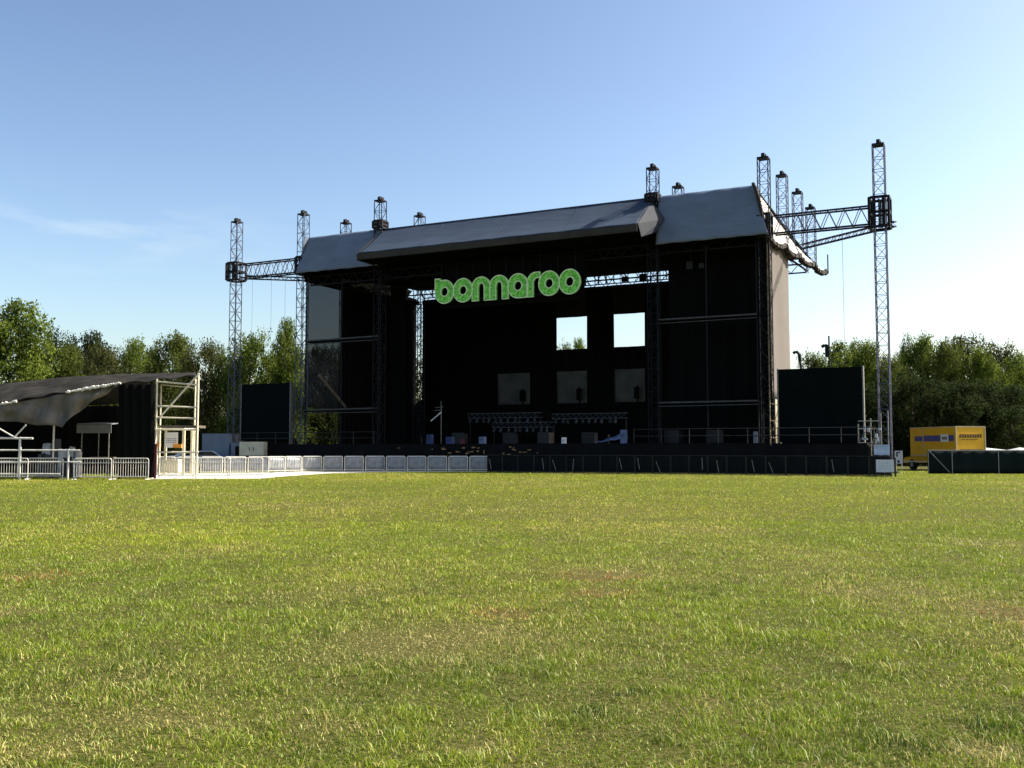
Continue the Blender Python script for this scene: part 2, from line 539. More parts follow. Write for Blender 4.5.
def grass(n=1000000):
    d0, d1 = 4.3, 74.0
    x0 = 1.0
    # depth density ~ (w(d)/d): sample by rejection on d
    d = d0 + (d1 - d0) * RNG.random(n * 2)
    wgt = (0.60 + 3.2 / d) / (0.60 + 3.2 / d0)
    d = d[RNG.random(len(d)) < wgt][:n]
    # nearer ground gets more
    extra = d0 + (22 - d0) * RNG.random(n // 2) ** 1.5
    d = np.concatenate([d, extra])
    x = (RNG.random(len(d)) * 2 - 1) * (0.60 * d + 3.2)
    y = d
    # nothing grows through the ground mat
    inside = np.zeros(len(x), bool)
    for (xa, ya), (xb, yb_) in zip(wp, wp[1:] + wp[:1]):
        cr_ = ((ya > y) != (yb_ > y)) & (x < (xb - xa) * (y - ya) / (yb_ - ya + 1e-9) + xa)
        inside ^= cr_
    x, y, d = x[~inside], y[~inside], d[~inside]
    dry = fbm(x, y, 2.2, 3) * 0.55 + fbm(x, y, 9.0, 13) * 0.45
    red = np.zeros_like(x)
    for sx, sy, rx, ry, st, rd in spots:
        q = ((x - sx) / rx) ** 2 + ((y - sy) / (ry * 1.7)) ** 2
        q = q * (0.7 + 0.8 * vnoise(x, y, 0.18, 77))
        e = np.exp(-q * 1.3) * st
        dry = dry + 0.75 * e
        red = np.maximum(red, e * rd)
    bare = np.clip((dry - 0.72) * 1.6, 0, 0.6)
    gap = np.clip((0.42 - fbm(x, y, 0.16, 91)) * 5.0, 0, 0.8) * np.clip(1.3 - d / 45, 0.25, 1)
    keep = RNG.random(len(x)) > np.maximum(bare * 0.75, gap)
    x, y, d, dry, red, bare = [q[keep] for q in (x, y, d, dry, red, bare)]
    n = len(x)
    clump = fbm(x, y, 0.28, 31)
    lush = np.clip((clump - 0.45) * 3.5, 0, 1)
    big = fbm(x, y, 1.6, 41)
    hgt = (0.012 + 0.028 * RNG.random(n) ** 1.3) * (0.6 + 1.1 * lush) * (0.8 + 0.5 * big)
    tall = (RNG.random(n) < 0.02 + 0.05 * lush)
    hgt = np.where(tall, hgt * 1.75, hgt) * (1 - 0.55 * bare)
    wid = 0.0017 * (1 + d / 11) * (0.7 + 0.6 * RNG.random(n))
    ang = RNG.random(n) * 2 * np.pi
    lean = hgt * (0.25 + 1.15 * RNG.random(n) ** 1.3)
    la = RNG.random(n) * 2 * np.pi
    flat = RNG.random(n) < (0.16 + 0.5 * bare)
    lean = np.where(flat, hgt * 2.2, lean)
    hgt = np.where(flat, hgt * 0.35, hgt)
    bx, by = np.cos(ang) * wid, np.sin(ang) * wid
    lx, ly = np.cos(la) * lean, np.sin(la) * lean
    P = np.zeros((n, 5, 3), np.float32)
    P[:, 0] = np.stack([x - bx, y - by, np.full(n, -0.004)], 1)
    P[:, 1] = np.stack([x + bx, y + by, np.full(n, -0.004)], 1)
    P[:, 2] = np.stack([x + bx * 0.8 + lx * 0.35, y + by * 0.8 + ly * 0.35, hgt * 0.62], 1)
    P[:, 3] = np.stack([x - bx * 0.8 + lx * 0.35, y - by * 0.8 + ly * 0.35, hgt * 0.62], 1)
    P[:, 4] = np.stack([x + lx, y + ly, hgt], 1)
    base = (np.arange(n) * 5)[:, None]
    quads = base + np.array([0, 1, 2, 3])
    tris = base + np.array([3, 2, 4])
    loops = np.concatenate([quads, tris], 1).ravel().astype(np.int32)
    starts = np.stack([np.arange(n) * 7, np.arange(n) * 7 + 4], 1).ravel().astype(np.int32)
    me = D.meshes.new('grass')
    me.vertices.add(n * 5)
    me.vertices.foreach_set('co', P.ravel())
    me.loops.add(len(loops))
    me.loops.foreach_set('vertex_index', loops)
    me.polygons.add(n * 2)
    me.polygons.foreach_set('loop_start', starts)
    me.update(calc_edges=True)
    # tint of every blade, with some light and shade painted in
    green = np.array([0.125, 0.190, 0.012])
    deep = np.array([0.030, 0.060, 0.006])
    lime = np.array([0.250, 0.285, 0.024])
    straw = np.array([0.46, 0.38, 0.17])
    rust = np.array([0.30, 0.12, 0.05])
    k = RNG.random(n)
    c = green[None] * (1 - k[:, None]) + lime[None] * k[:, None]
    dk = np.clip(0.72 - fbm(x, y, 0.55, 51) * 1.35 + 0.35 * (RNG.random(n) - 0.35) - d / 110 + (0.75 - 1.0 * vnoise(x, y, 0.10, 53)) * np.clip(1.5 - d / 11, 0, 1) * 0.75, 0, 0.93)[:, None]  # darker green at random; nearer blades also painted for dark gaps between tufts
    c = c * (1 - dk) + deep[None] * dk
    hl_ = (RNG.random(n) < 0.07 * np.clip(1.6 - d / 16, 0.1, 1))[:, None]  # painted highlights on a few of the nearer blades
    c = np.where(hl_, np.array([0.42, 0.46, 0.17])[None], c)
    ps = np.clip(0.07 + (dry - 0.50) * 1.2, 0.05, 0.85)
    st = RNG.random(n) < ps + 0.05 * np.clip(1.4 - d / 14, 0, 1)
    sv = (0.5 + 0.8 * RNG.random(n))[:, None]
    c = np.where(st[:, None], straw[None] * sv, c)
    rr = (RNG.random(n) < red * 0.75)[:, None]
    c = np.where(rr, rust[None] * sv, c)
    yel = np.clip((fbm(x, y, 6.0, 61) - 0.35) * 1.6 + d / 70, 0, 1.1)[:, None]  # far blades painted brighter and yellower, like sunlit tips
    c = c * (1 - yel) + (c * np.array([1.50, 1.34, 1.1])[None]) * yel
    c = c * np.array([0.93, 1.02, 0.85])[None]
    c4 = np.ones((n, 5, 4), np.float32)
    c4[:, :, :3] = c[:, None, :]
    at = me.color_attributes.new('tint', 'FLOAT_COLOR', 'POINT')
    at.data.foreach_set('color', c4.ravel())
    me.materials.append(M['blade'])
    o = D.objects.new('grass', me)
    col.objects.link(o)
    tag(o, 'short patchy green and straw coloured grass covering the field', 'grass', kind='stuff')


grass()

wm = MB().slab([(x, y, -0.02) for x, y in wp], (0, 0, 0.026))
tag(wm.build('path', M['mat_white']), kind='structure')

# ------------------------------------------------------------------ trees


def tree_protos():
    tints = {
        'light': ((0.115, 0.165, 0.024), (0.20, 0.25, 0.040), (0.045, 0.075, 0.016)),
        'dark': ((0.026, 0.042, 0.013), (0.052, 0.070, 0.020), (0.014, 0.022, 0.008)),  # near-black green; the shade of the low right trees is put into it
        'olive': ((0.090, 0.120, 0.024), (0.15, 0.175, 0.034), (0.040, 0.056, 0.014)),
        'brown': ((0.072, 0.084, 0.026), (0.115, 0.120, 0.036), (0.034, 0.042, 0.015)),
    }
    out = {}
    for kind, (c0, c1, c2) in tints.items():
        for var in range(3):
            rs = np.random.default_rng(hash((len(kind), ord(kind[0]), var)) % 9999)
            nl = {'light': 24, 'dark': 20, 'olive': 22, 'brown': 21}[kind]
            # lobes: a trunk-centred stack of uneven limbs ends
            lob = []
            for i in range(nl):
                t = (i + 0.5) / nl
                zz = 0.07 + 0.80 * t
                rad = 0.34 * max(0.12, 1 - abs((t - 0.56) / 0.60) ** 2.2) * (0.40 + 0.75 * rs.random())
                a = i * 2.4 + rs.random() * 1.4
                lob.append((rad * math.cos(a), rad * math.sin(a), zz + 0.03 * rs.normal(), 0.11 + 0.075 * rs.random()))
            lob.append((0.02 * rs.normal(), 0.02 * rs.normal(), 0.885, 0.105))
            P, C = [], []
            for (lx, ly, lz, lr) in lob:
                ncl = int(40 + 360 * lr)
                for q in range(ncl):
                    dv = rs.normal(size=3)
                    dv /= np.linalg.norm(dv)
                    rr = lr * (0.25 + 0.85 * rs.random() ** 0.6)
                    cc = np.array([lx, ly, lz]) + dv * rr * np.array([1.1, 1.1, 0.85])
                    k_ = int(rs.integers(9, 17))
                    tone = rs.random()
                    base = np.array(c0) * (1 - tone) + np.array(c1 if rs.random() < 0.5 else c2) * tone
                    pos = cc + rs.normal(size=(k_, 3)) * 0.019
                    nrm = rs.normal(size=(k_, 3)) + dv * 0.7 + np.array([0, 0, 0.4])
                    a_ = np.cross(nrm, rs.normal(size=(k_, 3)))
                    a_ /= np.linalg.norm(a_, axis=1)[:, None]
                    b_ = np.cross(nrm / np.linalg.norm(nrm, axis=1)[:, None], a_)
                    sz = (0.0098 * (0.6 + 0.9 * rs.random(k_)))[:, None]
                    P.append(np.stack([pos - a_ * sz, pos + b_ * sz * 0.62, pos + a_ * sz, pos - b_ * sz * 0.62], 1))
                    C.append(base[None] * (0.8 + 0.4 * rs.random(k_))[:, None])
            P, C = [np.concatenate(P)], [np.concatenate(C)]
            P, C = P[0], C[0]
            n = len(P)
            me = D.meshes.new('crown')
            me.vertices.add(n * 4)
            me.vertices.foreach_set('co', P.astype(np.float32).ravel())
            me.loops.add(n * 4)
            me.loops.foreach_set('vertex_index', np.arange(n * 4, dtype=np.int32))
            me.polygons.add(n)
            me.polygons.foreach_set('loop_start', (np.arange(n) * 4).astype(np.int32))
            me.update(calc_edges=True)
            c4 = np.ones((n, 4, 4), np.float32)
            c4[:, :, :3] = C[:, None, :]
            at = me.color_attributes.new('tint', 'FLOAT_COLOR', 'POINT')
            at.data.foreach_set('color', c4.ravel())
            me.materials.append(M['leaf'])
            tb = MB()
            tb.tube((0, 0, -0.01), (0.008, 0, 0.3), 0.020, 9, 0.015)
            tb.tube((0.008, 0, 0.3), (0, 0.01, 0.62), 0.015, 8, 0.009)
            tb.tube((0, 0.01, 0.62), (0, 0, 0.92), 0.009, 7, 0.003)
            for (lx, ly, lz, lr) in lob[:-1]:
                z0 = max(0.12, lz - 0.14 - 0.5 * math.hypot(lx, ly) * 0.6)
                tb.tube((0.004, 0.002, z0), (lx * 0.9, ly * 0.9, lz), 0.0065, 6, 0.002)
            tro = tb.build('trunk', M['bark'], smooth=True)
            tme = tro.data
            D.objects.remove(tro)
            out.setdefault(kind, []).append((me, tme))
    return out


PROT = tree_protos()
tree_count = [0]


def tree(px, top, wpx, Y, kind, label, group):
    h = W(px, top, Y).z
    x = W(px, top, Y).x
    i = tree_count[0]
    tree_count[0] += 1
    me, tme = PROT[kind][i % 3]
    t = thing('tree', label, 'tree', (x, Y, 0), random.random() * 6.28, group)
    wd = wpx / F * Y * 1.3
    sx = wd / 0.80
    t.scale = (sx, sx, h / 0.985)
    for nm, m_ in (('crown', me), ('trunk', tme)):
        o = D.objects.new(nm, m_)
        col.objects.link(o)
        o.parent = t
    return t


GL, GR, GB = 'trees along the left side of the field', 'trees along the right side of the field', 'trees behind the stage'
for a in [
    (-48, 300, 90, 104, 'light', 'tall bright green tree cut off by the left edge of the photo'),
    (12, 303, 78, 106, 'light', 'tallest bright green tree at the far left above the grey tent roof'),
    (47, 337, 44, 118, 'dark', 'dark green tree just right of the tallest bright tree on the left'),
    (70, 343, 36, 112, 'olive', 'low olive green tree over the slope of the tent roof'),
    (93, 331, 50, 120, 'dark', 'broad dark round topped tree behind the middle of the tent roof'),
    (106, 346, 40, 108, 'brown', 'brownish green tree in front of the broad dark tree above the tent'),
    (136, 338, 38, 116, 'light', 'pointed green tree above the right half of the tent roof'),
    (156, 347, 30, 122, 'olive', 'slim olive tree between two taller ones behind the scaffold'),
    (173, 331, 46, 112, 'olive', 'leafy tree with an upright tip directly above the pale scaffold'),
    (206, 339, 38, 108, 'brown', 'round crowned brownish tree just right of the pale scaffold'),
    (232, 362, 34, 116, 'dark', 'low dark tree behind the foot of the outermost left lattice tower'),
    (251, 333, 46, 106, 'light', 'sunlit green tree above the left black screen'),
    (276, 352, 36, 112, 'olive', 'yellowish tree filling the gap beside the left end of the stage'),
    (291, 320, 32, 104, 'light', 'tall narrow bright green tree touching the left end of the stage'),
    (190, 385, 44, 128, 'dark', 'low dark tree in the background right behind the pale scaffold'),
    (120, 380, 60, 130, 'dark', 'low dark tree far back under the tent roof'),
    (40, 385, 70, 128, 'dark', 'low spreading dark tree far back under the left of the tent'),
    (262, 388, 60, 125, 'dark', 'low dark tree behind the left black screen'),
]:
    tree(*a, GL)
for a in [
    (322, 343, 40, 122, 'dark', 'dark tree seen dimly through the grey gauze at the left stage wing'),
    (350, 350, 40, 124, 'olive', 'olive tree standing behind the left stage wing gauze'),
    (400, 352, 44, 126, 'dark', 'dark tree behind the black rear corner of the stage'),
    (567, 344, 26, 138, 'olive', 'left one of two tree tops seen through the left bright window'),
    (580, 340, 24, 136, 'light', 'right one of two tree tops seen through the left bright window'),
    (300, 388, 60, 122, 'olive', 'low bushy tree under the left stage wing gauze'),
]:
    tree(*a, GB)
for a in [
    (816, 352, 30, 118, 'olive', 'half hidden tree just behind the right black screen'),
    (834, 343, 36, 108, 'light', 'first green tree right of the hooked pole on the right screen'),
    (853, 341, 36, 112, 'light', 'green tree behind the right end of the right black screen'),
    (871, 340, 34, 106, 'light', 'green tree just left of the outermost right lattice tower'),
    (891, 356, 36, 104, 'olive', 'lower tree just right of the outermost right lattice tower'),
    (902, 343, 20, 124, 'dark', 'small dark round tree top poking up behind lower trees on the right'),
    (925, 333, 44, 108, 'light', 'tallest tree above the yellow truck'),
    (946, 338, 38, 104, 'olive', 'olive tree just right of the tallest tree over the yellow truck'),
    (962, 335, 44, 116, 'brown', 'pale brownish tree crown behind the greener ones over the truck'),
    (978, 346, 36, 104, 'light', 'bright green tree above the right end of the yellow truck'),
    (993, 342, 36, 114, 'brown', 'greyish green round tree right of the yellow truck'),
    (1014, 353, 40, 106, 'light', 'bright green tree near the right edge above the dark fence'),
    (1044, 350, 50, 110, 'olive', 'tree cut off by the right edge of the photo'),
    (1085, 345, 60, 108, 'light', 'tree beyond the right edge of the field'),
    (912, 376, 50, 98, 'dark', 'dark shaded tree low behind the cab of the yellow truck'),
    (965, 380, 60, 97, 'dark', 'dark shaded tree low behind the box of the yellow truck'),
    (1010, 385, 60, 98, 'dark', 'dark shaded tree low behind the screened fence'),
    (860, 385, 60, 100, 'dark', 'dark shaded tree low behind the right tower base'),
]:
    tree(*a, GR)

# far wood closing the horizon
wl = []
rs = np.random.default_rng(5)
PW, CW = [], []
for k in range(15000):
    side = rs.random()
    px = rs.uniform(-260, 330) if side < 0.45 else rs.uniform(790, 1290)
    Y = rs.uniform(124, 150)
    top = 4.2 + 2.4 * vnoise(np.array([px]), np.array([0.0]), 30, 9)[0] if px < 300 else 8.5 + 3.0 * vnoise(np.array([px]), np.array([0.0]), 24, 19)[0]
    z = top * rs.random() ** 0.8
    pos = np.array([(px - 512) / F * Y, Y, z])
    tone = rs.random()
    base = np.array((0.030, 0.050, 0.016)) * (1 - tone) + np.array((0.06, 0.075, 0.024)) * tone
    for w_ in range(3):
        p0 = pos + rs.normal(size=3) * 0.35
        nrm = rs.normal(size=3)
        nrm /= np.linalg.norm(nrm)
        a_ = np.cross(nrm, rs.normal(size=3))
        a_ /= np.linalg.norm(a_)
        b_ = np.cross(nrm, a_)
        sz = 0.34 * (0.6 + 0.8 * rs.random())
        PW.append([p0 - a_ * sz, p0 + b_ * sz * 0.7, p0 + a_ * sz, p0 - b_ * sz * 0.7])
        CW.append(base)
PW, CW = np.array(PW), np.array(CW)
n = len(PW)
me = D.meshes.new('far_wood')
me.vertices.add(n * 4)
me.vertices.foreach_set('co', PW.astype(np.float32).ravel())
me.loops.add(n * 4)
me.loops.foreach_set('vertex_index', np.arange(n * 4, dtype=np.int32))
me.polygons.add(n)
me.polygons.foreach_set('loop_start', (np.arange(n) * 4).astype(np.int32))
me.update(calc_edges=True)
c4 = np.ones((n, 4, 4), np.float32)
c4[:, :, :3] = CW[:, None, :]
me.color_attributes.new('tint', 'FLOAT_COLOR', 'POINT').data.foreach_set('color', c4.ravel())
me.materials.append(M['leaf'])
fw = D.objects.new('far_wood', me)
col.objects.link(fw)
tag(fw, 'dark undergrowth and far wood between the trunks', 'wood', kind='stuff')

# ------------------------------------------------------------------ lattice towers
TW = 0.74


def lattice(mb, h0, h1, w=TW, bay=0.85, rc=0.040, rl=0.023):
    a = w / 2
    cs = [(-a, -a), (a, -a), (a, a), (-a, a)]
    for x, y in cs:
        mb.tube((x, y, h0), (x, y, h1), rc, 5)
    nb = max(1, round((h1 - h0) / bay))
    dz = (h1 - h0) / nb
    for k in range(nb):
        z0, z1 = h0 + k * dz, h0 + (k + 1) * dz
        for q in range(4):
            p, r = cs[q], cs[(q + 1) % 4]
            if (k + q) % 2:
                p, r = r, p
            mb.tube((*p, z0), (*r, z1), rl, 4)
            mb.tube((*cs[q], z1), (*cs[(q + 1) % 4], z1), rl, 4)
    return mb


def tower(u, v, h, label, h0=0.0, sleeve=None, steel='shaded_steel', sw=1.0):
    t = sthing('lattice_tower', label, 'tower', u, v, h0, 'lattice towers holding up the stage roof')
    H = h - h0
    lattice(MB(), 0.0, H - 0.35).build('mast', M[steel], t)
    b = MB()
    b.box((0, 0, H - 0.30), (0.78, 0.78, 0.10))
    b.cyl((0, -0.1, H - 0.12), 0.20, 0.22, (1, 0, 0), 14)
    b.cyl((0, 0.18, H - 0.12), 0.17, 0.30, (1, 0, 0), 14)
    b.build('head_block', M['dark_steel'], t)
    if h0 == 0:
        MB().box((0, 0, 0.06), (1.5, 1.5, 0.12)).box((0, 0, 0.2), (1.0, 1.0, 0.16)).build('base_plate', M['dark_steel'], t)
    if sleeve:
        z0, z1 = sleeve[0] - h0, sleeve[1] - h0
        s_ = MB()
        for x in (-0.62 * sw, 0.62 * sw):
            for y in (-0.62 * sw, 0.62 * sw):
                s_.box((x, y, (z0 + z1) / 2), (0.16, 0.16, z1 - z0))
        for z in (z0, (z0 + z1) / 2, z1):
            for s2 in (-0.62 * sw, 0.62 * sw):
                s_.box((s2, 0, z), (0.13, 1.1 * sw, 0.17))
                s_.box((0, s2, z), (1.1 * sw, 0.13, 0.17))
        for s2 in (-0.5, 0.5):
            s_.box((0, s2, (z0 + z1) / 2), (0.10, 0.06, z1 - z0 - 0.2))
            s_.box((s2 * 0.6, -0.66, (z0 + z1) / 2), (0.22, 0.05, z1 - z0 - 0.2))
        s_.build('sleeve_block', M['dark_steel'], t)
    return t


TU = (12.24, 20.5, 28.25)
tower(-TU[2], 0, 23.0, 'outermost left lattice tower, standing clear of the stage beyond the left screen', sleeve=(17.2, 18.8), steel='steel')
tower(-TU[1], 0, 22.9, 'lattice tower at the left front corner of the stage roof', sleeve=(17.2, 18.7), steel='steel', sw=0.75)
tower(-TU[0], 0, 23.2, 'front lattice tower poking through the left part of the roof ridge', sleeve=(20.5, 21.1), sw=0.72)
tower(TU[0], 0, 22.9, 'front lattice tower poking through the roof ridge right of its middle', sleeve=(20.1, 20.6), sw=0.72)
tower(TU[1], 0, 22.6, 'lattice tower at the right front corner of the stage roof', sleeve=(16.6, 18.2), sw=0.7)
tower(TU[2], 0, 22.5, 'outermost right lattice tower, tallest in view, in front of the trees', sleeve=(16.5, 18.5), steel='steel')
tower(-TU[1], 6.35, 23.4, 'lattice tower whose tip just shows behind the left end of the roof')
tower(-TU[0], 6.35, 23.2, 'lattice tower whose tip just shows behind the left middle of the roof')
tower(TU[0], 6.35, 23.0, 'lattice tower whose tip just shows behind the right middle of the roof')
tower(TU[1], 6.35, 22.9, 'second of the four lattice towers stepping back along the right roof side', h0=16.9, steel='steel')
tower(TU[1], 12.5, 23.0, 'third of the four lattice towers stepping back along the right roof side', steel='steel', h0=17.2)
tower(TU[1], 18.4, 23.0, 'last of the four lattice towers stepping back along the right roof side', steel='steel', h0=17.0)
tower(-20.2, 18.6, 17.2, 'lattice tower seen against a sliver of sky in the rear left stage corner')


# ------------------------------------------------------------------ outrigger beams
def beam(label, p, q, z0, z1, depth=0.7, nb=6, wires=(), wl=9.0, rc=0.068):
    """box truss from p to q in stage coordinates (u, v)"""
    t = sthing('truss_beam', label, 'beam', p[0], p[1], z0, 'truss beams from the roof to the outer towers')
    d = Vector((q[0] - p[0], q[1] - p[1], 0))
    ln_ = d.length
    d.normalize()
    n_ = Vector((-d.y, d.x, 0)) * depth / 2
    hh = z1 - z0
    c = MB()
    for s_ in (-1, 1):
        for z in (0, hh):
            c.tube(n_ * s_ + Vector((0, 0, z)), d * ln_ + n_ * s_ + Vector((0, 0, z)), rc, 6)
    c.build('chord', M['dark_steel'], t)
    w = MB()
    for s_ in (-1, 1):
        for k in range(nb):
            a0, a1 = ln_ * k / nb, ln_ * (k + 0.5) / nb
            a2 = ln_ * (k + 1) / nb
            w.tube(d * a0 + n_ * s_ + Vector((0, 0, 0)), d * a1 + n_ * s_ + Vector((0, 0, hh)), rc * 0.5, 4)
            w.tube(d * a1 + n_ * s_ + Vector((0, 0, hh)), d * a2 + n_ * s_, rc * 0.5, 4)
    for k in range(nb + 1):
        for z in (0, hh):
            w.tube(d * (ln_ * k / nb) + n_ + Vector((0, 0, z)), d * (ln_ * k / nb) - n_ + Vector((0, 0, z)), 0.035, 4)
    w.build('lacing', M['steel'], t)
    for f_ in wires:
        MB().tube(d * ln_ * f_, d * ln_ * f_ - Vector((0, 0, wl)), 0.012, 4).build('hanging_wire', M['steel'], t)
    return t


beam('upper dark truss beam running left from the stage roof to the outermost left tower', (-TU[1] - 0.7, 0), (-TU[2] + 0.7, 0), 17.35, 18.6, wires=(0.2, 0.45, 0.8), wl=8.5)
beam('thin lower truss brace running back from the outermost left tower to the roof', (-TU[1] - 0.3, 5.9), (-TU[2] + 0.6, 0.5), 17.4, 17.7, 0.28, 12, rc=0.042)
beam('upper dark truss beam running right from the stage roof to the outermost right tower', (TU[1] + 0.7, 0), (TU[2] - 0.7, 0), 16.75, 18.0, wires=(0.72,), wl=9.5)
beam('thin lower truss brace running back from the outermost right tower to the roof', (TU[1] + 1.6, 5.4), (TU[2] + 0.9, 0.4), 16.6, 16.93, 0.28, 13, rc=0.042)

# ------------------------------------------------------------------ stage roof
roof = sthing('stage_roof', 'huge roof over the black stage, grey tarp front with a projecting middle awning', 'roof')
RH = 20.45


def lump(a, b, k=0.06, s=9.0):
    return k * math.sin(a * s * 3.1 + 1.3 * math.sin(b * 5 + a * 7)) + k * 0.6 * math.sin(b * s + a * 17)


def flap(u0t, u0b, u1t, u1b, hb, vb=-1.0):
    def fn(a, b):
        ut, ub = u0t + (u1t - u0t) * a, u0b + (u1b - u0b) * a
        u = ut + (ub - ut) * b
        v = 0.0 + (vb - 0.0) * b ** 0.8
        h = RH + (hb - RH) * b
        return (u, v + lump(a, b, 0.022), h - 0.018 * math.sin(a * 31) * b)
    return fn


MB().grid(flap(12.7, 12.75, 19.8, 20.95, 16.62), 40, 16, (0, 0.05, 0)).build('front_tarp', M['roof_tarp'], roof, True)
MB().grid(flap(-19.8, -20.5, -11.9, -11.9, 17.12), 40, 16, (0, 0.05, 0)).build('front_tarp', M['roof_tarp'], roof, True)


def awn(a, b):
    u = -12.1 + 24.3 * a
    return (u, 0.1 - 3.6 * b + lump(a, b, 0.015), RH - 0.05 + (17.75 - RH) * b - 0.12 * math.sin(b * math.pi) + 0.012 * math.sin(a * 57) * b)


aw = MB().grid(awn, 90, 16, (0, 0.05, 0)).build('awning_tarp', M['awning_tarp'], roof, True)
e = MB()
for k in range(40):
    a0 = k / 40
    h_ = 17.70
    e.box((-12.1 + 24.3 * (a0 + 0.0125), -3.42, h_ - 0.27), (0.605, 0.22, 0.5))
e.build('awning_beam', M['awning_edge'], aw)
MB().grid(lambda a, b: (-12.1 + 24.3 * a, -3.3 + 3.6 * b, 17.15 + 0.1 * b), 20, 4, (0, 0, 0.05)).build('awning_underside', M['black'], aw)
# seams of the awning
sm = MB()
for a0 in (0.25, 0.5, 0.75):
    for j in range(10):
        p0, p1 = Vector(awn(a0 + 0.012 * j / 10, j / 10)), Vector(awn(a0 + 0.012 * (j + 1) / 10, (j + 1) / 10))
        sm.tube(p0 + Vector((0, -0.02, 0.01)), p1 + Vector((0, -0.02, 0.01)), 0.018, 4)
sm.build('seam', M['awning_tarp'], aw)
# folded cheek tarp at the right end of the awning and the dark cheek at its left end
ck = MB()
ck.slab([(12.25, -0.2, 20.1), (12.25, -3.45, 17.75), (12.45, -3.3, 16.8), (12.9, -1.6, 17.4), (13.3, -0.6, 18.6)], (0.03, 0.05, 0.0))
ck.build('cheek_tarp', mat('fold_tarp', (0.022, 0.028, 0.038), 0.8, 0, 0.1, 0.6, 0.3, 2.0), roof)
MB().slab([(-12.12, 0.0, 20.2), (-12.12, -3.5, 17.7), (-12.12, -3.5, 17.15), (-12.12, 0, 17.1)], (-0.05, 0, 0)).build('cheek_tarp', M['awning_edge'], roof)
# top sheet sloping to the rear, black underside
MB().grid(lambda a, b: (-19.8 + 39.6 * a, 0.05 + 19.6 * b, RH - 0.04 - 1.35 * b), 20, 8, (0, 0, 0.05)).build('top_tarp', M['roof_tarp'], roof)
MB().grid(lambda a, b: (-20.3 + 40.6 * a, -0.62 + 20.2 * b, 17.28 + 1.17 * b), 20, 8, (0, 0, 0.06)).build('ceiling', M['black'], roof)
# back edge
MB().box((0, 19.75, 18.85), (39.8, 0.08, 0.55)).build('rear_valance', M['black'], roof)


def side(a, b):
    # a 0..1 front to back, b 0..1 top to scalloped bottom
    v = -0.6 + 17.6 * a
    top = RH - 2.7 * a ** 0.85
    bot = 16.6 - 0.35 * abs(math.sin(a * math.pi * 4)) ** 0.6 + 0.15 * a
    u = 19.85 + 0.35 * a + (0.95 + 0.75 * a) * b ** 0.85
    return (u + lump(a, b, 0.04), v, top + (bot - top) * b)


sd = MB().grid(side, 48, 10, (0.04, 0, 0)).build('side_tarp', M['side_tarp'], roof, True)
ed = MB()
for k in range(48):
    p0, p1 = Vector(side(k / 48, 1)), Vector(side((k + 1) / 48, 1))
    ed.tube(p0, p1, 0.17 + 0.10 * math.sin(k * 0.9) ** 2, 6)
for a0 in (0.245, 0.5, 0.75):
    for j in range(8):
        ed.tube(Vector(side(a0, j / 8)), Vector(side(a0 + 0.01, (j + 1) / 8)), 0.05 if a0 < 0.4 else 0.12, 5)
for k in range(24):
    p0, p1 = Vector(side(k / 48, 0)), Vector(side((k + 1) / 48, 0))
    ed.tube(p0, p1, 0.07, 5)
for j in range(8):
    ed.tube(Vector(side(0, j / 8)), Vector(side(0, (j + 1) / 8)), 0.13, 5)
ed.tube((22.1, 17.0, 16.6), (22.1, 17.0, 18.2), 0.06, 5)
ed.build('side_tarp_edge', M['tarp_edge'], sd)
# left side tarp, hidden side of the same roof
MB().grid(lambda a, b: (-19.85 - 0.7 * b, -0.6 + 17.6 * a, (RH - 2.4 * a) + (17.0 - RH + 2.4 * a) * b), 16, 6, (-0.04, 0, 0)).build('side_tarp', M['roof_tarp'], roof)
# roof trusses under the ceiling
rt = MB()
for v in (0.6, 6.35, 12.6, 18.2):
    for z in (16.2, 16.95):
        rt.tube((-20.1, v, z + 0.045 * v), (20.1, v, z + 0.045 * v), 0.07, 5)
    for k in range(30):
        u0 = -20.1 + 40.2 * k / 30
        rt.tube((u0, v, 16.2 + 0.045 * v), (u0 + 0.67, v, 16.95 + 0.045 * v), 0.04, 4)
        rt.tube((u0 + 0.67, v, 16.95 + 0.045 * v), (u0 + 1.34, v, 16.2 + 0.045 * v), 0.04, 4)
for u in (-20.1, -12.2, 12.2, 20.1):
    rt.tube((u, 0.6, 16.6), (u, 18.4, 17.2), 0.09, 5)
rt.build('roof_truss', M['dark_steel'], roof)
# hanging lamps cluster near the right
hl = MB()
hl.box((14.3, 2.5, 15.5), (0.5, 0.4, 0.6)).box((15.2, 2.6, 15.4), (0.4, 0.4, 0.4)).tube((14.3, 2.5, 15.8), (14.3, 2.5, 16.9), 0.03).tube((15.2, 2.6, 15.6), (15.2, 2.6, 16.9), 0.03)
hl.build('roof_lamp', M['case'], roof)

# ------------------------------------------------------------------ stage house: drapes
back = sthing('black_backdrop', 'black backdrop with square openings closing the rear of the stage', 'backdrop', 0, 19.0)
us = [-19.75, -10.8, -7.1, -4.2, -0.95, 1.85, 4.95, 17.0]
hs = [0.0, 6.05, 9.2, 11.35, 14.5, 17.35]
bd = MB()


def dfold(u, h):
    return 0.06 * math.sin(u * 2.2) + 0.04 * math.sin(u * 5.3 + 0.4 * h)


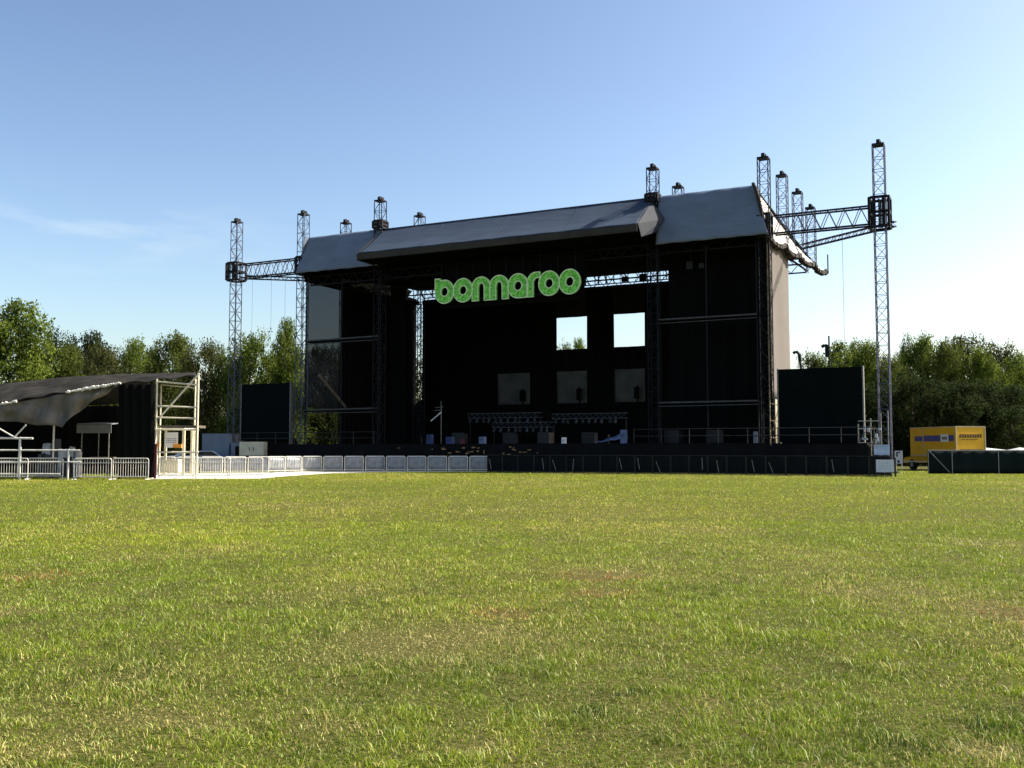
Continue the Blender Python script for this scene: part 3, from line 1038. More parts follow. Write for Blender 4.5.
holes = {(1, 1), (3, 1), (5, 1), (3, 3), (5, 3)}
for i in range(7):
    for j in range(5):
        if (i, j) in holes:
            continue
        u0, u1, h0_, h1_ = us[i], us[i + 1], hs[j], hs[j + 1]
        bd.grid(lambda a, b: (u0 + (u1 - u0) * a, dfold(u0 + (u1 - u0) * a, h0_ + (h1_ - h0_) * b), h0_ + (h1_ - h0_) * b), 8, 3, (0, 0.04, 0))
bd.grid(lambda a, b: (-20.5 + 0.8 * a, -0.1, 0.0 + 6.3 * b + 0.5 * a), 4, 4, (0, 0.04, 0))
bd.build('drape', M['black'], back)
for (u0, u1) in ((-10.8, -7.1), (-4.2, -0.95), (1.85, 4.95)):
    def gz(a, b):
        sag = 0.10 * math.sin(a * math.pi)
        return (u0 - 0.12 + (u1 - u0 + 0.24) * a, 0.18 + 0.08 * math.sin(a * 9 + b * 4), 5.95 + 3.6 * b - sag * b + 0.06 * math.sin(a * 7))
    MB().grid(gz, 16, 10, (0, 0.03, 0)).build('gauze_panel', M['gauze'], back, True)
    MB().box((u1 - 0.7, -0.25, 6.9), (0.55, 0.3, 1.1)).tube((u1 - 0.7, -0.25, 5.9), (u1 - 0.7, -0.25, 7.6), 0.08).build('dark_fixture', M['black'], back)
for (u0, u1) in ((-4.2, -0.95), (1.85, 4.95)):
    MB().grid(lambda a, b: (u0 + (u1 - u0) * a, -0.2 + 0.05 * math.sin(a * 14), 14.6 + 2.7 * b), 14, 2, (0, 0.03, 0)).build('raised_flap', M['drape_flap'], back)
# pipe grid crossing the strip of sky above the backdrop
pg_ = MB()
for z in (17.45, 18.3):
    pg_.tube((-19.2, -0.4, z), (17.2, -0.4, z), 0.06, 5)
rr = random.Random(4)
for k in range(70):
    u = -19.2 + 36.4 * k / 70 + rr.uniform(-0.15, 0.15)
    pg_.tube((u, -0.4, 17.4), (u + rr.choice((-0.5, 0, 0.5)), -0.4, 18.4), rr.choice((0.03, 0.05, 0.08)), 4)
for u in (-2, 3.2, 5.0, 9.4, 10.2, 12.9):
    pg_.box((u, -0.5, 17.75), (rr.uniform(0.25, 0.7), 0.3, rr.uniform(0.4, 0.9)))
pg_.build('pipe_grid', M['dark_steel'], back)

wing_l = sthing('stage_wing', 'left stage wing closed by black drapes and a see-through grey gauze', 'stage wing', -20.5, 0, 0, 'side wings of the stage')
MB().grid(lambda a, b: (0.05 * math.sin(a * 30), 5.65 + 13.4 * a, 0.5 + 17.0 * b), 30, 3, (0.04, 0, 0)).build('drape', M['black'], wing_l)
MB().grid(lambda a, b: (0.08, 0.1 + 5.7 * a, 16.5 + 1.6 * b), 8, 2, (0.04, 0, 0)).build('top_border', M['black'], wing_l)
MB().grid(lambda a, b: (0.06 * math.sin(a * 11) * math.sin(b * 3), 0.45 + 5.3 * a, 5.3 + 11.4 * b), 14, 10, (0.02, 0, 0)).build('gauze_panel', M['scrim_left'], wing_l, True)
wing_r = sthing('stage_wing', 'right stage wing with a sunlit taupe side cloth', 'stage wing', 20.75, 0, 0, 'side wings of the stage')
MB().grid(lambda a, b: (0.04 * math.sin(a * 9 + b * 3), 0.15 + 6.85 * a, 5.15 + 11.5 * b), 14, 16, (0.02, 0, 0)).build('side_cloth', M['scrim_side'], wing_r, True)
sc = MB()
for v in (0.1, 3.2, 6.2):
    sc.tube((-0.12, v, 2.0), (-0.12, v, 16.7), 0.055, 5)
for z in (2.4, 3.6, 4.8, 10.9):
    sc.tube((-0.12, 0.1, z), (-0.12, 6.2, z), 0.045, 5)
sc.tube((-0.12, 0.1, 2.2), (-0.12, 3.2, 4.7), 0.04, 5).tube((-0.12, 3.2, 4.7), (-0.12, 6.2, 2.2), 0.04, 5)
sc.build('scaffold_frame', mat('rusty_tube', (0.16, 0.135, 0.08), 0.6, 0.2, 0.4, 3.0), wing_r)
for wing, sgn in ((wing_l, 1), (wing_r, -1)):
    # black cloth filling the front bays behind the loudspeaker platforms, and two platforms
    x0, x1 = (0.4, 8.1) if sgn > 0 else (-8.2, -0.9)
    for z, nm in ((11.1, 'platform'), (4.95, 'platform')):
        p_ = MB().box(((x0 + x1) / 2, 0.75, z), (x1 - x0, 1.5, 0.12)).build(nm, M['deck'], wing)
        MB().tube((x0, -0.05, z + 0.05), (x1, -0.05, z + (0.05 if sgn < 0 else 0.12)), 0.075, 6).tube((x0, -0.05, z - 0.22), (x1, -0.05, z - 0.20), 0.035, 5).build('edge_pipe', M['pale_pipe'], p_)
    if sgn < 0:
        MB().grid(lambda a, b: (-8.4 + 8.0 * a, 3.2 + 0.06 * math.sin(a * 40), 2.0 + 15.2 * b), 40, 3, (0, 0.04, 0)).build('drape', M['black'], wing)
    else:
        MB().grid(lambda a, b: (4.6 + 1.7 * a, 7.2 + 0.06 * math.sin(a * 22), 2.0 + 15.2 * b), 20, 3, (0, 0.04, 0)).build('drape', M['black'], wing)
    fr = MB()
    for x in (x0, (x0 + x1) / 2, x1):
        fr.tube((x, 0.1, 2.0), (x, 0.1, 16.5), 0.06, 5)
    fr.build('scaffold_post', M['dark_steel'], wing)
MB().tube((1.0, 5.2, 5.5), (1.0, 1.2, 8.2), 0.13, 5).build('brace', mat('pale_brace', (0.20, 0.16, 0.11), 0.7, 0, 0.3, 2.0), wing_l)

# ------------------------------------------------------------------ deck
deck = sthing('stage_deck', 'long low black stage platform with railing along its front edge', 'stage', 0, 0)
dk = MB()
dk.box((-1.0, 7.5, 1.88), (45.0, 23.0, 0.24))
dk.box((-23.9, 0.5, 1.84), (0.8, 6.0, 0.24)).box((24.6, -1.0, 1.84), (6.0, 6.0, 0.24))
dk.build('deck', M['deck'], deck)
sk = MB()
sk.grid(lambda a, b: (-24.3 + 52.0 * a, -4.1 + 0.05 * math.sin(a * 260), 0.0 + 1.85 * b), 200, 1, (0, 0.04, 0))
sk.build('skirt', M['deck'], deck)
rl = random.Random(8)
for k in range(34):  # amber strips standing in for sunlit glints from under the deck
    u = rl.choice([rl.uniform(-7.5, 0.5), rl.uniform(-3.5, 0.3), rl.uniform(1.5, 5)])
    w = rl.uniform(0.06, 0.34)
    MB().box((u, -4.24 - 0.004 * k, rl.uniform(1.0, 1.75)), (w, 0.05, rl.uniform(0.03, 0.12)), 0, 0).build('skirt_glint', M['wood'], deck)
ra = MB()
for k in range(27):
    u = -24.0 + 2.0 * k
    if -9 < u < 11:
        continue
    ra.tube((u, -3.95, 2.0), (u, -3.95, 3.02), 0.035, 5)
for (ua, ub) in ((-24.0, -10.0), (12.0, 28.0)):
    for z in (2.5, 2.98):
        ra.tube((ua, -3.95, z), (ub, -3.95, z), 0.028, 5)
ra.build('railing', mat('dull_rail', (0.016, 0.017, 0.019), 0.5, 0.3, 0.2, 3.0), deck)
# the space under and behind the deck is closed off with black cloth
MB().box((-1.0, 18.6, 0.9), (44.0, 0.06, 1.7)).build('rear_skirt', M['black'], deck)

# screens left and right of the stage
scr = sthing('video_screen', 'flat black square screen beside the right end of the stage', 'screen', 24.1, 0, 0, 'black screens beside the stage')
MB().box((0, 0, 4.6), (5.55, 0.35, 5.1)).build('panel', M['screen'], scr)
fr = MB()
for x in (-2.83, 2.83):
    fr.box((x, 0.0, 3.6), (0.09, 0.42, 7.2))
fr.build('side_post', M['strut'], scr)
MB().box((0, 0.6, 1.1), (5.4, 0.8, 2.2)).build('base_box', M['deck'], scr)
scr2 = copy_tree(scr, S(-24.4, 0.0, 0.35), -A, 'flat black square screen in front of trees beside the left end of the stage')
for (u, hh, lab) in ((22.75, 1.6, 'short hooked black pole on the left part of the right screen'), (24.75, 2.4, 'tall hooked black pole on the middle of the right screen')):
    t = sthing('hooked_pole', lab, 'pole', u, 0.0, 7.15, 'hooked poles on the right screen')
    k_ = 1 if hh < 2 else 1.05
    if hh < 2:
        MB().tube((0.12, 0, 0), (0.04, 0, 0.5), 0.09, 6).tube((0.04, 0, 0.5), (0.0, 0, 1.0), 0.12, 6).build('pole', M['dark_steel'], t)
        MB().path([(0.01, 0, 0.95), (-0.1, 0, 1.15), (-0.25, 0, 1.2), (-0.42, 0, 1.1)], 0.10, 6).build('hook', M['dark_steel'], t)
    else:
        MB().tube((0, 0, 0), (0, 0, 2.2), 0.055, 6).box((-0.13, 0, 1.15), (0.26, 0.22, 0.8)).build('pole', M['dark_steel'], t)
        MB().path([(-0.1, 0, 1.5), (-0.3, 0, 1.56), (-0.5, 0, 1.46)], 0.11, 6).build('hook', M['dark_steel'], t)

# ------------------------------------------------------------------ sign
sign = sthing('letter_sign', 'big green rounded lettering hung across the middle of the stage front', 'sign', 0.0, -0.5, 14.46)
PI = math.pi


def arc(cx, cy, rx, ry, a0, a1, n=28):
    return [(cx + rx * math.cos(a0 + (a1 - a0) * k / n), cy + ry * math.sin(a0 + (a1 - a0) * k / n)) for k in range(n + 1)]


RX, RY, RI = 0.88, 0.96, 0.35


def ring_hole(rx=RI, ry=RI * 1.08):
    return arc(0, 0, rx, ry, 0, -2 * PI + 0.001, 28)[:-1]


def L_o():
    return [arc(0, 0, RX, RY, 0, 2 * PI, 40)[:-1], ring_hole()]


def L_b():
    xs = -0.40
    a = math.acos(xs / RX)
    out = [(-RX, 0.0), (-RX, 1.10), (xs, 1.10), (xs, RY * math.sin(a))] + arc(0, 0, RX, RY, a, -PI, 36)[1:-1]
    return [out, ring_hole()]


def L_n():
    w, li = 1.64, 0.54
    r = w / 2
    ri = r - li
    out = [(-r, -RY)] + arc(0, 0.18, r, RY - 0.18, PI, 0, 24) + [(r, -RY), (ri, -RY)] + arc(0, 0.10, ri, 0.38, 0, PI, 16) + [(-ri, -RY)]
    return [out]


def L_a():
    return [arc(0, 0, RX, RY, 0.0, 1.5 * PI, 34) + [(RX, -RY)], ring_hole()]


def L_r():
    out = [(-0.5, -RY), (-0.5, 0.1)] + arc(0.28, 0.1, 0.78, RY - 0.1, PI, PI / 2, 14) + [(0.62, RY), (0.62, 0.52)] + arc(0.35, 0.12, 0.33, 0.4, PI / 2, PI, 8) + [(0.02, -RY)]
    return [out]


def letter(loops, x, rot=0.0):
    def cur(bevel, fill):
        c = D.curves.new('tmp', 'CURVE')
        c.dimensions = '2D'
        if fill == 'BOTH':
            c.fill_mode = 'BOTH'
        for lp in loops:
            s_ = c.splines.new('POLY')
            s_.points.add(len(lp) - 1)
            for p_, q_ in zip(s_.points, lp):
                p_.co = (q_[0], q_[1], 0, 1)
            s_.use_cyclic_u = True
        if fill == 'BOTH':
            c.extrude = 0.12
        else:
            c.dimensions = '3D'
            c.fill_mode = 'FULL'
            c.bevel_depth = bevel
            c.bevel_resolution = 1
        o = D.objects.new('tmp', c)
        col.objects.link(o)
        dg = bpy.context.evaluated_depsgraph_get()
        dg.update()
        me = D.meshes.new_from_object(o.evaluated_get(dg))
        D.objects.remove(o)
        return me
    rotm = Matrix.Rotation(PI / 2, 4, 'X')
    me = cur(0, 'BOTH')
    me.transform(rotm)
    me.materials.clear()
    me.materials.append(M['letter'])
    o = D.objects.new('letter', me)
    col.objects.link(o)
    o.parent = sign
    o.location = (x, 0, 0)
    mr = cur(0.045, 'FULL')
    mr.transform(Matrix.Translation((0, -0.13, 0)) @ rotm)
    mr.materials.clear()
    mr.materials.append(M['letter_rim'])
    r_ = D.objects.new('letter_rim', mr)
    col.objects.link(r_)
    r_.parent = o
    # wires radiating over the letter faces
    return o


xs = -6.35
for ch in 'bonnaroo':
    lp, w = {'b': (L_b(), 2 * RX), 'o': (L_o(), 2 * RX), 'n': (L_n(), 1.64), 'a': (L_a(), 2 * RX), 'r': (L_r(), 1.10)}[ch]
    off = 0.5 if ch == 'r' else w / 2
    letter(lp, xs + off)
    xs += w - 0.02 if ch not in 'ra' else w - 0.08
print('sign end', xs)
st = MB()
for z in (-0.7, 0.7):
    st.tube((-6.2, 0.32, z), (6.3, 0.32, z), 0.06, 5)
for k in range(9):
    st.tube((-6.0 + 1.5 * k, 0.32, -0.9), (-6.0 + 1.5 * k, 0.32, 2.6), 0.04, 5)
st.build('hanging_frame', M['dark_steel'], sign)
MB().grid(lambda a, b: (-6.3 + 12.9 * a, 0.7 + 0.05 * math.sin(a * 50), -1.3 + 3.6 * b), 40, 2, (0, 0.03, 0)).build('backing_cloth', M['black'], sign)

# ------------------------------------------------------------------ gear on the stage
GG = 'lighting trusses standing on the stage'
for i, (u0, u1, v, z, lab) in enumerate([(-8.0, -0.8, 8.0, 4.35, 'pale lighting truss with hanging lamps on the left half of the stage'), (-4.5, 1.2, 6.0, 3.45, 'lower pale lighting truss with lamps in the middle of the stage'),
                                         (0.2, 7.0, 8.2, 4.2, 'pale lighting truss with hanging lamps on the right half of the stage')]):
    t = sthing('lighting_truss', lab, 'truss', u0, v, 2.0, GG)
    ln_ = u1 - u0
    tb = MB()
    zz = z - 2.0
    for a, b in ((0, 0), (0, 0.42), (0.35, 0), (0.35, 0.42)):
        tb.tube((0, a, zz + b), (ln_, a, zz + b), 0.03, 5)
    nb = int(ln_ / 0.5)
    for k in range(nb):
        x = ln_ * k / nb
        tb.tube((x, 0, zz), (x + ln_ / nb, 0, zz + 0.42), 0.02, 4).tube((x, 0, zz), (x, 0, zz + 0.42), 0.02, 4)
    tb.build('truss', M['truss_alu'], t)
    lg = MB()
    for x in (0.1, ln_ - 0.1):
        lg.tube((x, 0.17, 0), (x, 0.17, zz), 0.05, 5).box((x, 0.17, 0.03), (0.6, 0.6, 0.06))
    lg.build('leg', M['dark_steel'], t)
    proto = MB().tube((0, 0, -0.02), (0, -0.16, -0.34), 0.10, 8, 0.14).tube((0, 0.05, 0.1), (0, 0.0, -0.1), 0.025, 4)
    for k in range(int(ln_ / 0.62)):
        x = 0.35 + 0.62 * k + rl.uniform(-0.12, 0.12)
        q = MB().add([Vector(p_) + Vector((x, -0.06, zz - 0.08)) for p_ in proto.v], proto.f)
        q.build('lamp', M['truss_alu'] if k % 2 else M['case_grey'], t)

WP = [
    ('equipment_case', 'tall pale blue cabinet standing on the deck right of the middle', 'case', 10.6, -2.2, (0.40, 0.4, 0.95), 'ice'),
    ('equipment_case', 'small pale box near the front right corner of the stage', 'case', 20.1, -2.0, (0.26, 0.3, 0.75), 'canopy_grey'),
    ('equipment_case', 'small bright white box on the deck under the left bright window', 'case', 6.0, -2.5, (0.28, 0.3, 0.42), 'white'),
    ('equipment_case', 'blue bundle on the stage edge nearest the left wing', 'case', -5.2, -3.2, (0.45, 0.4, 0.7), 'blue'),
    ('equipment_case', 'blue box at the stage edge beside the amber glints', 'case', -3.2, -3.5, (0.55, 0.4, 0.5), 'blue'),
    ('equipment_case', 'pale blue bundle on the stage edge left of the middle', 'case', -0.6, -3.0, (0.45, 0.4, 0.5), 'ice'),
    ('equipment_case', 'tiny red box on the stage near the left loudspeaker platform', 'case', -4.1, 0.0, (0.3, 0.3, 0.35), 'red'),
]
for nm, lab, cat_, u, v, (a, b, c), mk in WP:
    t = sthing(nm, lab, cat_, u, v, 2.0, 'boxes and bundles along the stage edge')
    body = MB().box((0, 0, c / 2), (a, b, c)).box((0, 0, c + 0.02), (a * 0.9, b * 0.9, 0.05))
    bo = body.build('body', M[mk], t)
    MB().tube((-a * 0.3, -b / 2 - 0.02, c * 0.6), (a * 0.3, -b / 2 - 0.02, c * 0.6), 0.02, 5).build('handle', M['case'], bo)
t = sthing('tarp_heap', 'wedge shaped pale blue tarp heap lying on the deck right of the middle', 'tarp', 8.4, 0.6, 2.0)
MB().grid(lambda a, b: (-1.0 + 2.3 * a, -0.5 + 1.1 * b, (0.12 + 0.72 * a + 0.06 * math.sin(a * 15 + b * 4)) * math.sin(PI * (0.15 + 0.7 * b))), 16, 8, (0, 0, 0.02)).build('tarp', M['ice'], t, True)
MB().box((0.05, -0.3, 0.35), (0.06, 0.3, 0.7)).build('strap', M['case'], t)
t = sthing('white_pipe', 'bright white pipe leaning on the left side of the stage', 'pipe', -8.9, 3.0, 2.0)
MB().tube((0, 0, 2.0), (1.05, 0.0, 2.75), 0.06, 6).build('pipe', M['white'], t)
MB().tube((1.0, 0.05, 0.0), (1.0, 0.05, 3.7), 0.04, 6).tube((0.4, 0.05, 3.15), (1.2, 0.05, 3.2), 0.03, 5).tube((0.3, 0.05, 2.9), (1.1, 0.05, 2.95), 0.03, 5).build('stand', M['strut'], t)

# black road cases in a loop along the deck
pc = sthing('road_case', 'dark road case in the row standing along the stage', 'case', -6, 3, 2.0, 'dark road cases on the stage')
b_ = MB().box((0, 0, 0.5), (1.1, 0.7, 0.86)).build('body', M['case'], pc)
e_ = MB()
for x in (-0.56, 0.56):
    e_.box((x, -0.36, 0.5), (0.03, 0.03, 0.9))
e_.box((0, -0.36, 0.95), (1.1, 0.03, 0.03)).box((0, -0.36, 0.62), (1.1, 0.03, 0.02))
e_.build('metal_edge', M['case_grey'], b_)
w_ = MB()
for x in (-0.4, 0.4):
    w_.cyl((x, -0.2, 0.04), 0.05, 0.05, (1, 0, 0), 10)
w_.build('castor', M['tyre'], pc)
for (u, v) in ((-2.2, 5), (1.8, 3.4), (4.6, 6), (13.4, 0.8), (16.4, 1.2)):
    copy_tree(pc, S(u, v, 2.0), -A + rl.uniform(-0.2, 0.2))

# ------------------------------------------------------------------ black crowd barricade
bp = sthing('crowd_barricade', 'black crowd barricade panel with sloping brace in the long row before the stage', 'barricade', 0, 0, 0, 'black barricade panels along the stage front')
BW = 1.205
fr = MB()
for x in (-0.575, 0.575):
    fr.box((x, 0, 0.60), (0.055, 0.055, 1.2))
for z in (0.06, 1.18):
    fr.box((0, 0, z), (1.10, 0.05, 0.05))
fr.build('frame', M['barr'], bp)
MB().grid(lambda a, b: (-0.545 + 1.09 * a, 0.004 * math.sin(a * 9), 0.09 + 1.06 * b), 6, 2, (0, 0.012, 0)).build('mesh_panel', M['barr_mesh'], bp)
MB().box((0, -0.62, 0.012), (1.16, 1.15, 0.02)).build('foot_plate', M['barr'], bp)
MB().tube((0.1, 0.04, 1.15), (0.1, 0.75, 0.03), 0.03, 5).build('rear_brace', M['barr'], bp)
sb = MB().tube((-0.40, -0.05, 0.9), (-0.22, -0.12, 0.16), 0.02, 5).build('strap', M['strut'], bp)
bp.location = S(2.95 + BW / 2, -8.9)
first = bp
rb = random.Random(21)
no_strap = []
for k in range(1, 22):
    c = copy_tree(bp, S(2.95 + BW * (k + 0.5), -8.9 + rb.uniform(-0.02, 0.02) + 0.012 * k), -A + rb.uniform(-0.02, 0.02))
    for ch in list(c.children):
        if ch.name.startswith('strap'):
            if k in (1, 2, 6, 7, 11, 14, 17, 18, 20):
                D.objects.remove(ch)
            else:
                ch.location = (rb.uniform(-0.1, 0.5), 0, rb.uniform(-0.05, 0.1))
                ch.rotation_euler.y = rb.uniform(-0.2, 0.3)

# notice boards on the right end of the barricade
nb1 = thing('notice_board', 'pale blue board raised on a frame at the right end of the barricade', 'board', S(28.95, -8.4, 0), -A, 'boards at the right barricade end')
MB().box((0, 0, 1.55), (0.88, 0.05, 0.60)).build('board', M['board'], nb1)
l_ = MB()
for k in range(11):
    l_.box((-0.36 + 0.068 * k, -0.03, 1.74 + 0.015 * (k % 2)), (0.04, 0.008, 0.05 + 0.02 * (k % 3)))
l_.box((0, -0.03, 1.60), (0.7, 0.008, 0.02))
l_.build('writing', M['grey_ink'], nb1)
MB().box((-0.47, 0, 0.94), (0.05, 0.08, 1.88)).build('post', M['barr'], nb1)
MB().box((0.49, 0, 0.94), (0.09, 0.08, 1.88)).build('post', M['barr'], nb1)
nb2 = thing('notice_board', 'white board with faint print low on the right end of the barricade', 'board', S(29.2, -9.25, 0), -A, 'boards at the right barricade end')
MB().box((0, 0, 0.62), (0.98, 0.05, 0.72)).build('board', M['board_white'], nb2)
l_ = MB()
for j in range(5):
    for k in range(5):
        l_.box((-0.3 + 0.14 * k + 0.02 * (j % 2), -0.03, 0.85 - 0.10 * j), (0.09 - 0.02 * ((k + j) % 3), 0.008, 0.022))
l_.build('writing', M['grey_ink'], nb2)
MB().box((0.55, 0, 0.55), (0.09, 0.09, 1.1)).build('post', M['barr'], nb2)
MB().box((-0.52, 0, 0.5), (0.05, 0.06, 1.0)).build('post', M['barr'], nb2)
nb3 = thing('notice_board', 'small white board with a black mark leaning beyond the barricade end', 'board', W(899, 467, 74.0) * 1, -0.3, 'boards at the right barricade end')
nb3.location.z = 0
MB().box((0, 0, 1.0), (0.55, 0.05, 0.95)).build('board', M['board_white'], nb3)
MB().box((-0.12, -0.03, 1.2), (0.10, 0.008, 0.34)).box((0.0, -0.03, 1.35), (0.2, 0.008, 0.08)).box((-0.02, -0.03, 0.68), (0.14, 0.008, 0.20)).build('mark', M['ink'], nb3)
MB().tube((-0.2, 0.03, 0), (-0.2, 0.03, 1.0), 0.03).tube((0.2, 0.03, 0), (0.2, 0.03, 1.0), 0.03).build('leg', M['galv'], nb3)

# pale struts and frames round the foot of the right tower
t = sthing('tube_scaffold', 'small pale scaffold frame cluttering the foot of the outermost right tower', 'scaffold', 27.6, -2.4, 0)
up = MB()
for x, y in ((-0.75, 0), (0.0, 0.2), (0.65, 0), (1.0, 0.8)):
    up.tube((x, y, 0), (x, y, 3.6 + 0.5 * x), 0.045, 6)
up.build('upright', M['strut'], t)
ru = MB()
for z in (2.0, 2.9, 3.4):
    ru.tube((-0.75, 0, z), (0.65, 0, z), 0.035, 5)
ru.tube((0.0, 0.2, 1.9), (0.65, 0, 3.3), 0.03, 5).tube((-0.75, 0, 2.0), (0, 0.2, 3.2), 0.03, 5)
ru.build('rail', M['strut'], t)
cl = MB()
for k in range(9):
    cl.box((rl.uniform(-0.8, 0.8), -0.05, rl.uniform(2.0, 3.2)), (rl.uniform(0.08, 0.2), 0.12, rl.uniform(0.1, 0.35)))
cl.build('hung_bag', M['canvas'], t)

# ------------------------------------------------------------------ grey barricade curve on the left
gp = thing('crowd_barricade', 'grey sheeted crowd barricade panel in the curved row left of the stage', 'barricade', (0, 0, 0), 0, 'grey barricade panels in a curve')
GW = 1.42
fr = MB()
for x in (-0.67, 0.67):
    fr.tube((x, 0, 0), (x, 0, 1.02), 0.034, 6)
fr.path([(-0.67, 0, 1.02), (-0.60, 0, 1.075), (0.60, 0, 1.075), (0.67, 0, 1.02)], 0.036, 6)
fr.tube((-0.67, 0, 0.13), (0.67, 0, 0.13), 0.03, 6)
fr.build('frame', M['galv'], gp)
MB().grid(lambda a, b: (-0.63 + 1.26 * a, 0.02 * math.sin(a * 5 + b * 3), 0.16 + 0.87 * b), 10, 4, (0, 0.012, 0)).build('sheet', M['grey_sheet'], gp, True)
bb = MB()
for k in range(6):
    x = -0.5 + 0.2 * k
    bb.tube((x, -0.03, 0.14), (x, -0.03, 1.05), 0.010, 5)
bb.build('bar', M['alu'], gp)
MB().box((0, -0.5, 0.025), (1.3, 0.95, 0.03)).build('foot_plate', M['mat_white'], gp)
MB().tube((0.66, 0.05, 1.0), (0.66, 0.65, 0.02), 0.025, 5).tube((-0.6, 0.05, 1.0), (-0.6, 0.65, 0.02), 0.025, 5).build('rear_brace', M['galv'], gp)
pts = [Vector(p_) for p_ in ((-23.5, 65.6, 0), (-20.0, 66.0, 0), (-16.8, 67.1, 0), (-14.7, 70.0, 0), (-12.2, 71.2, 0), (-9.7, 72.0, 0), (-5.8, 71.8, 0), (-1.6, 71.6, 0))]
seg = []
acc = 0
for a, b in zip(pts, pts[1:]):
    seg.append((acc, (b - a).length, a, b))
    acc += (b - a).length
kk = int(acc / GW)
for k in range(kk):
    s_ = (k + 0.5) * acc / kk
    for s0, ln_, a, b in seg:
        if s0 <= s_ <= s0 + ln_:
            p_ = a.lerp(b, (s_ - s0) / ln_)
            d_ = b - a
    rz = math.atan2(d_.y, d_.x) * 0.85 + rb.uniform(-0.05, 0.05)
    if k == 0:
        gp.location = p_
        gp.rotation_euler.z = rz
    else:
        copy_tree(gp, p_, rz)

# ------------------------------------------------------------------ bike-rack barriers
rk = thing('bike_rack_barrier', 'x', 'barrier', (0, 0, 0), 0, 'galvanised steel barriers on the grass')
RWD = 1.92
fr = MB()
h2 = RWD / 2
fr.path([(-h2, 0, 0.16), (-h2, 0, 1.04), (-h2 + 0.07, 0, 1.11), (h2 - 0.07, 0, 1.11), (h2, 0, 1.04), (h2, 0, 0.16), (-h2, 0, 0.16)], 0.027, 6)
fr.tube((-h2, 0, 0.88), (h2, 0, 0.88), 0.018, 5)
fr.build('frame', M['galv'], rk)
ba = MB()
for k in range(13):
    x = -h2 + RWD * (k + 1) / 14
    ba.tube((x, 0, 0.16), (x, 0, 1.10), 0.011, 5)
ba.build('bar', M['galv'], rk)
for x in (-h2 + 0.02, h2 - 0.02):
    MB().tube((x, 0, 0.0), (x, 0, 0.2), 0.027, 6).tube((x, -0.3, 0.03), (x, 0.3, 0.03), 0.025, 6).build('foot', M['galv'], rk)
RK = [(-24, 52.6, 0.05, 'steel barrier cut off by the left edge of the photo'), (11, 52.4, 0.02, 'steel barrier under the white railings at the left edge of the photo'),
      (47, 53.6, -0.06, 'steel barrier half behind the white pipe railing, second one in from the left'),
      (94, 52.0, 0.03, 'steel barrier standing alone between the railing and the black cloth'), (132, 52.4, -0.10, 'steel barrier standing before the tall black cloth'),
      (178, 55.0, 0.04, 'sunlit steel barrier in front of the pale scaffold'), (214, 55.4, -0.04, 'sunlit steel barrier just right of the pale scaffold'), (246, 56.0, 0.06, 'sunlit steel barrier at the right end of the steel barrier line')]
for i, (px, Y, rz, lab) in enumerate(RK):
    loc = ((px - 512) / F * Y, Y, 0)
    if i == 0:
        rk.location = loc
        rk.rotation_euler.z = rz
        rk['label'] = lab
    else:
        copy_tree(rk, loc, rz, lab)

# ------------------------------------------------------------------ tent on the left
TY = 54.0
tent = thing('tarp_shelter', 'low shelter with a drooping dusty grey tarp roof at the left edge', 'tent', (W(60, 478, TY).x, TY, 0))
T0 = tent.location.copy()


def tp(px, py, Y=TY):
    return W(px, py, Y) - T0


def ip(x, tab):
    for (x0, y0), (x1, y1) in zip(tab, tab[1:]):
        if x <= x1:
            return y0 + (y1 - y0) * max(0.0, (x - x0)) / (x1 - x0)
    return tab[-1][1]


FRONT = [(-60, 410), (0, 403), (28, 399), (55, 394), (90, 388), (118, 383.5), (150, 381), (199, 375.5)]
TOP = [(-60, 392), (0, 384.5), (60, 378), (100, 375.5), (125, 374.5), (199, 372.8)]
BOT = [(-60, 418), (0, 420), (30, 423.5), (62, 426.5), (72, 416), (95, 399), (112, 389), (118, 385)]


def roof_fn(a, b):
    px = -60 + 256 * a
    p0 = tp(px, ip(px, FRONT), TY)
    p1 = tp(px, ip(px, TOP), TY + 4.6)
    q = p0.lerp(p1, b)
    q.z += 0.10 * math.sin(a * 21 + b * 3) * math.sin(b * PI) - 0.12 * math.sin(b * PI) + 0.05 * math.sin(a * 60) * (1 - b)
    return q


MB().grid(roof_fn, 70, 10, (0, 0, 0.03)).build('roof_tarp', M['tent_top'], tent, True)


def back_fn(a, b):
    p0 = roof_fn(a * 0.78, 1.0)
    return (p0.x, p0.y + 4.5 * b, p0.z - 1.4 * b)


MB().grid(back_fn, 30, 4, (0, 0, 0.03)).build('roof_tarp', M['tent_top'], tent, True)


def drape_fn(a, b):
    px = -60 + 178 * a
    y0, y1 = ip(px, FRONT) + 0.8, ip(px, BOT)
    k = 0.24 * math.sin(a * 46 + b * 3.0) + 0.2 * math.sin(a * 17 - b * 6)
    p0 = tp(px, y0 + (y1 - y0) * b)
    return (p0.x + 0.05 * math.sin(b * 7 + a * 13), p0.y + 0.12 + k * (0.25 + 0.75 * b) * (1 - b * 0.3), p0.z + 0.04 * math.sin(a * 33) * b)


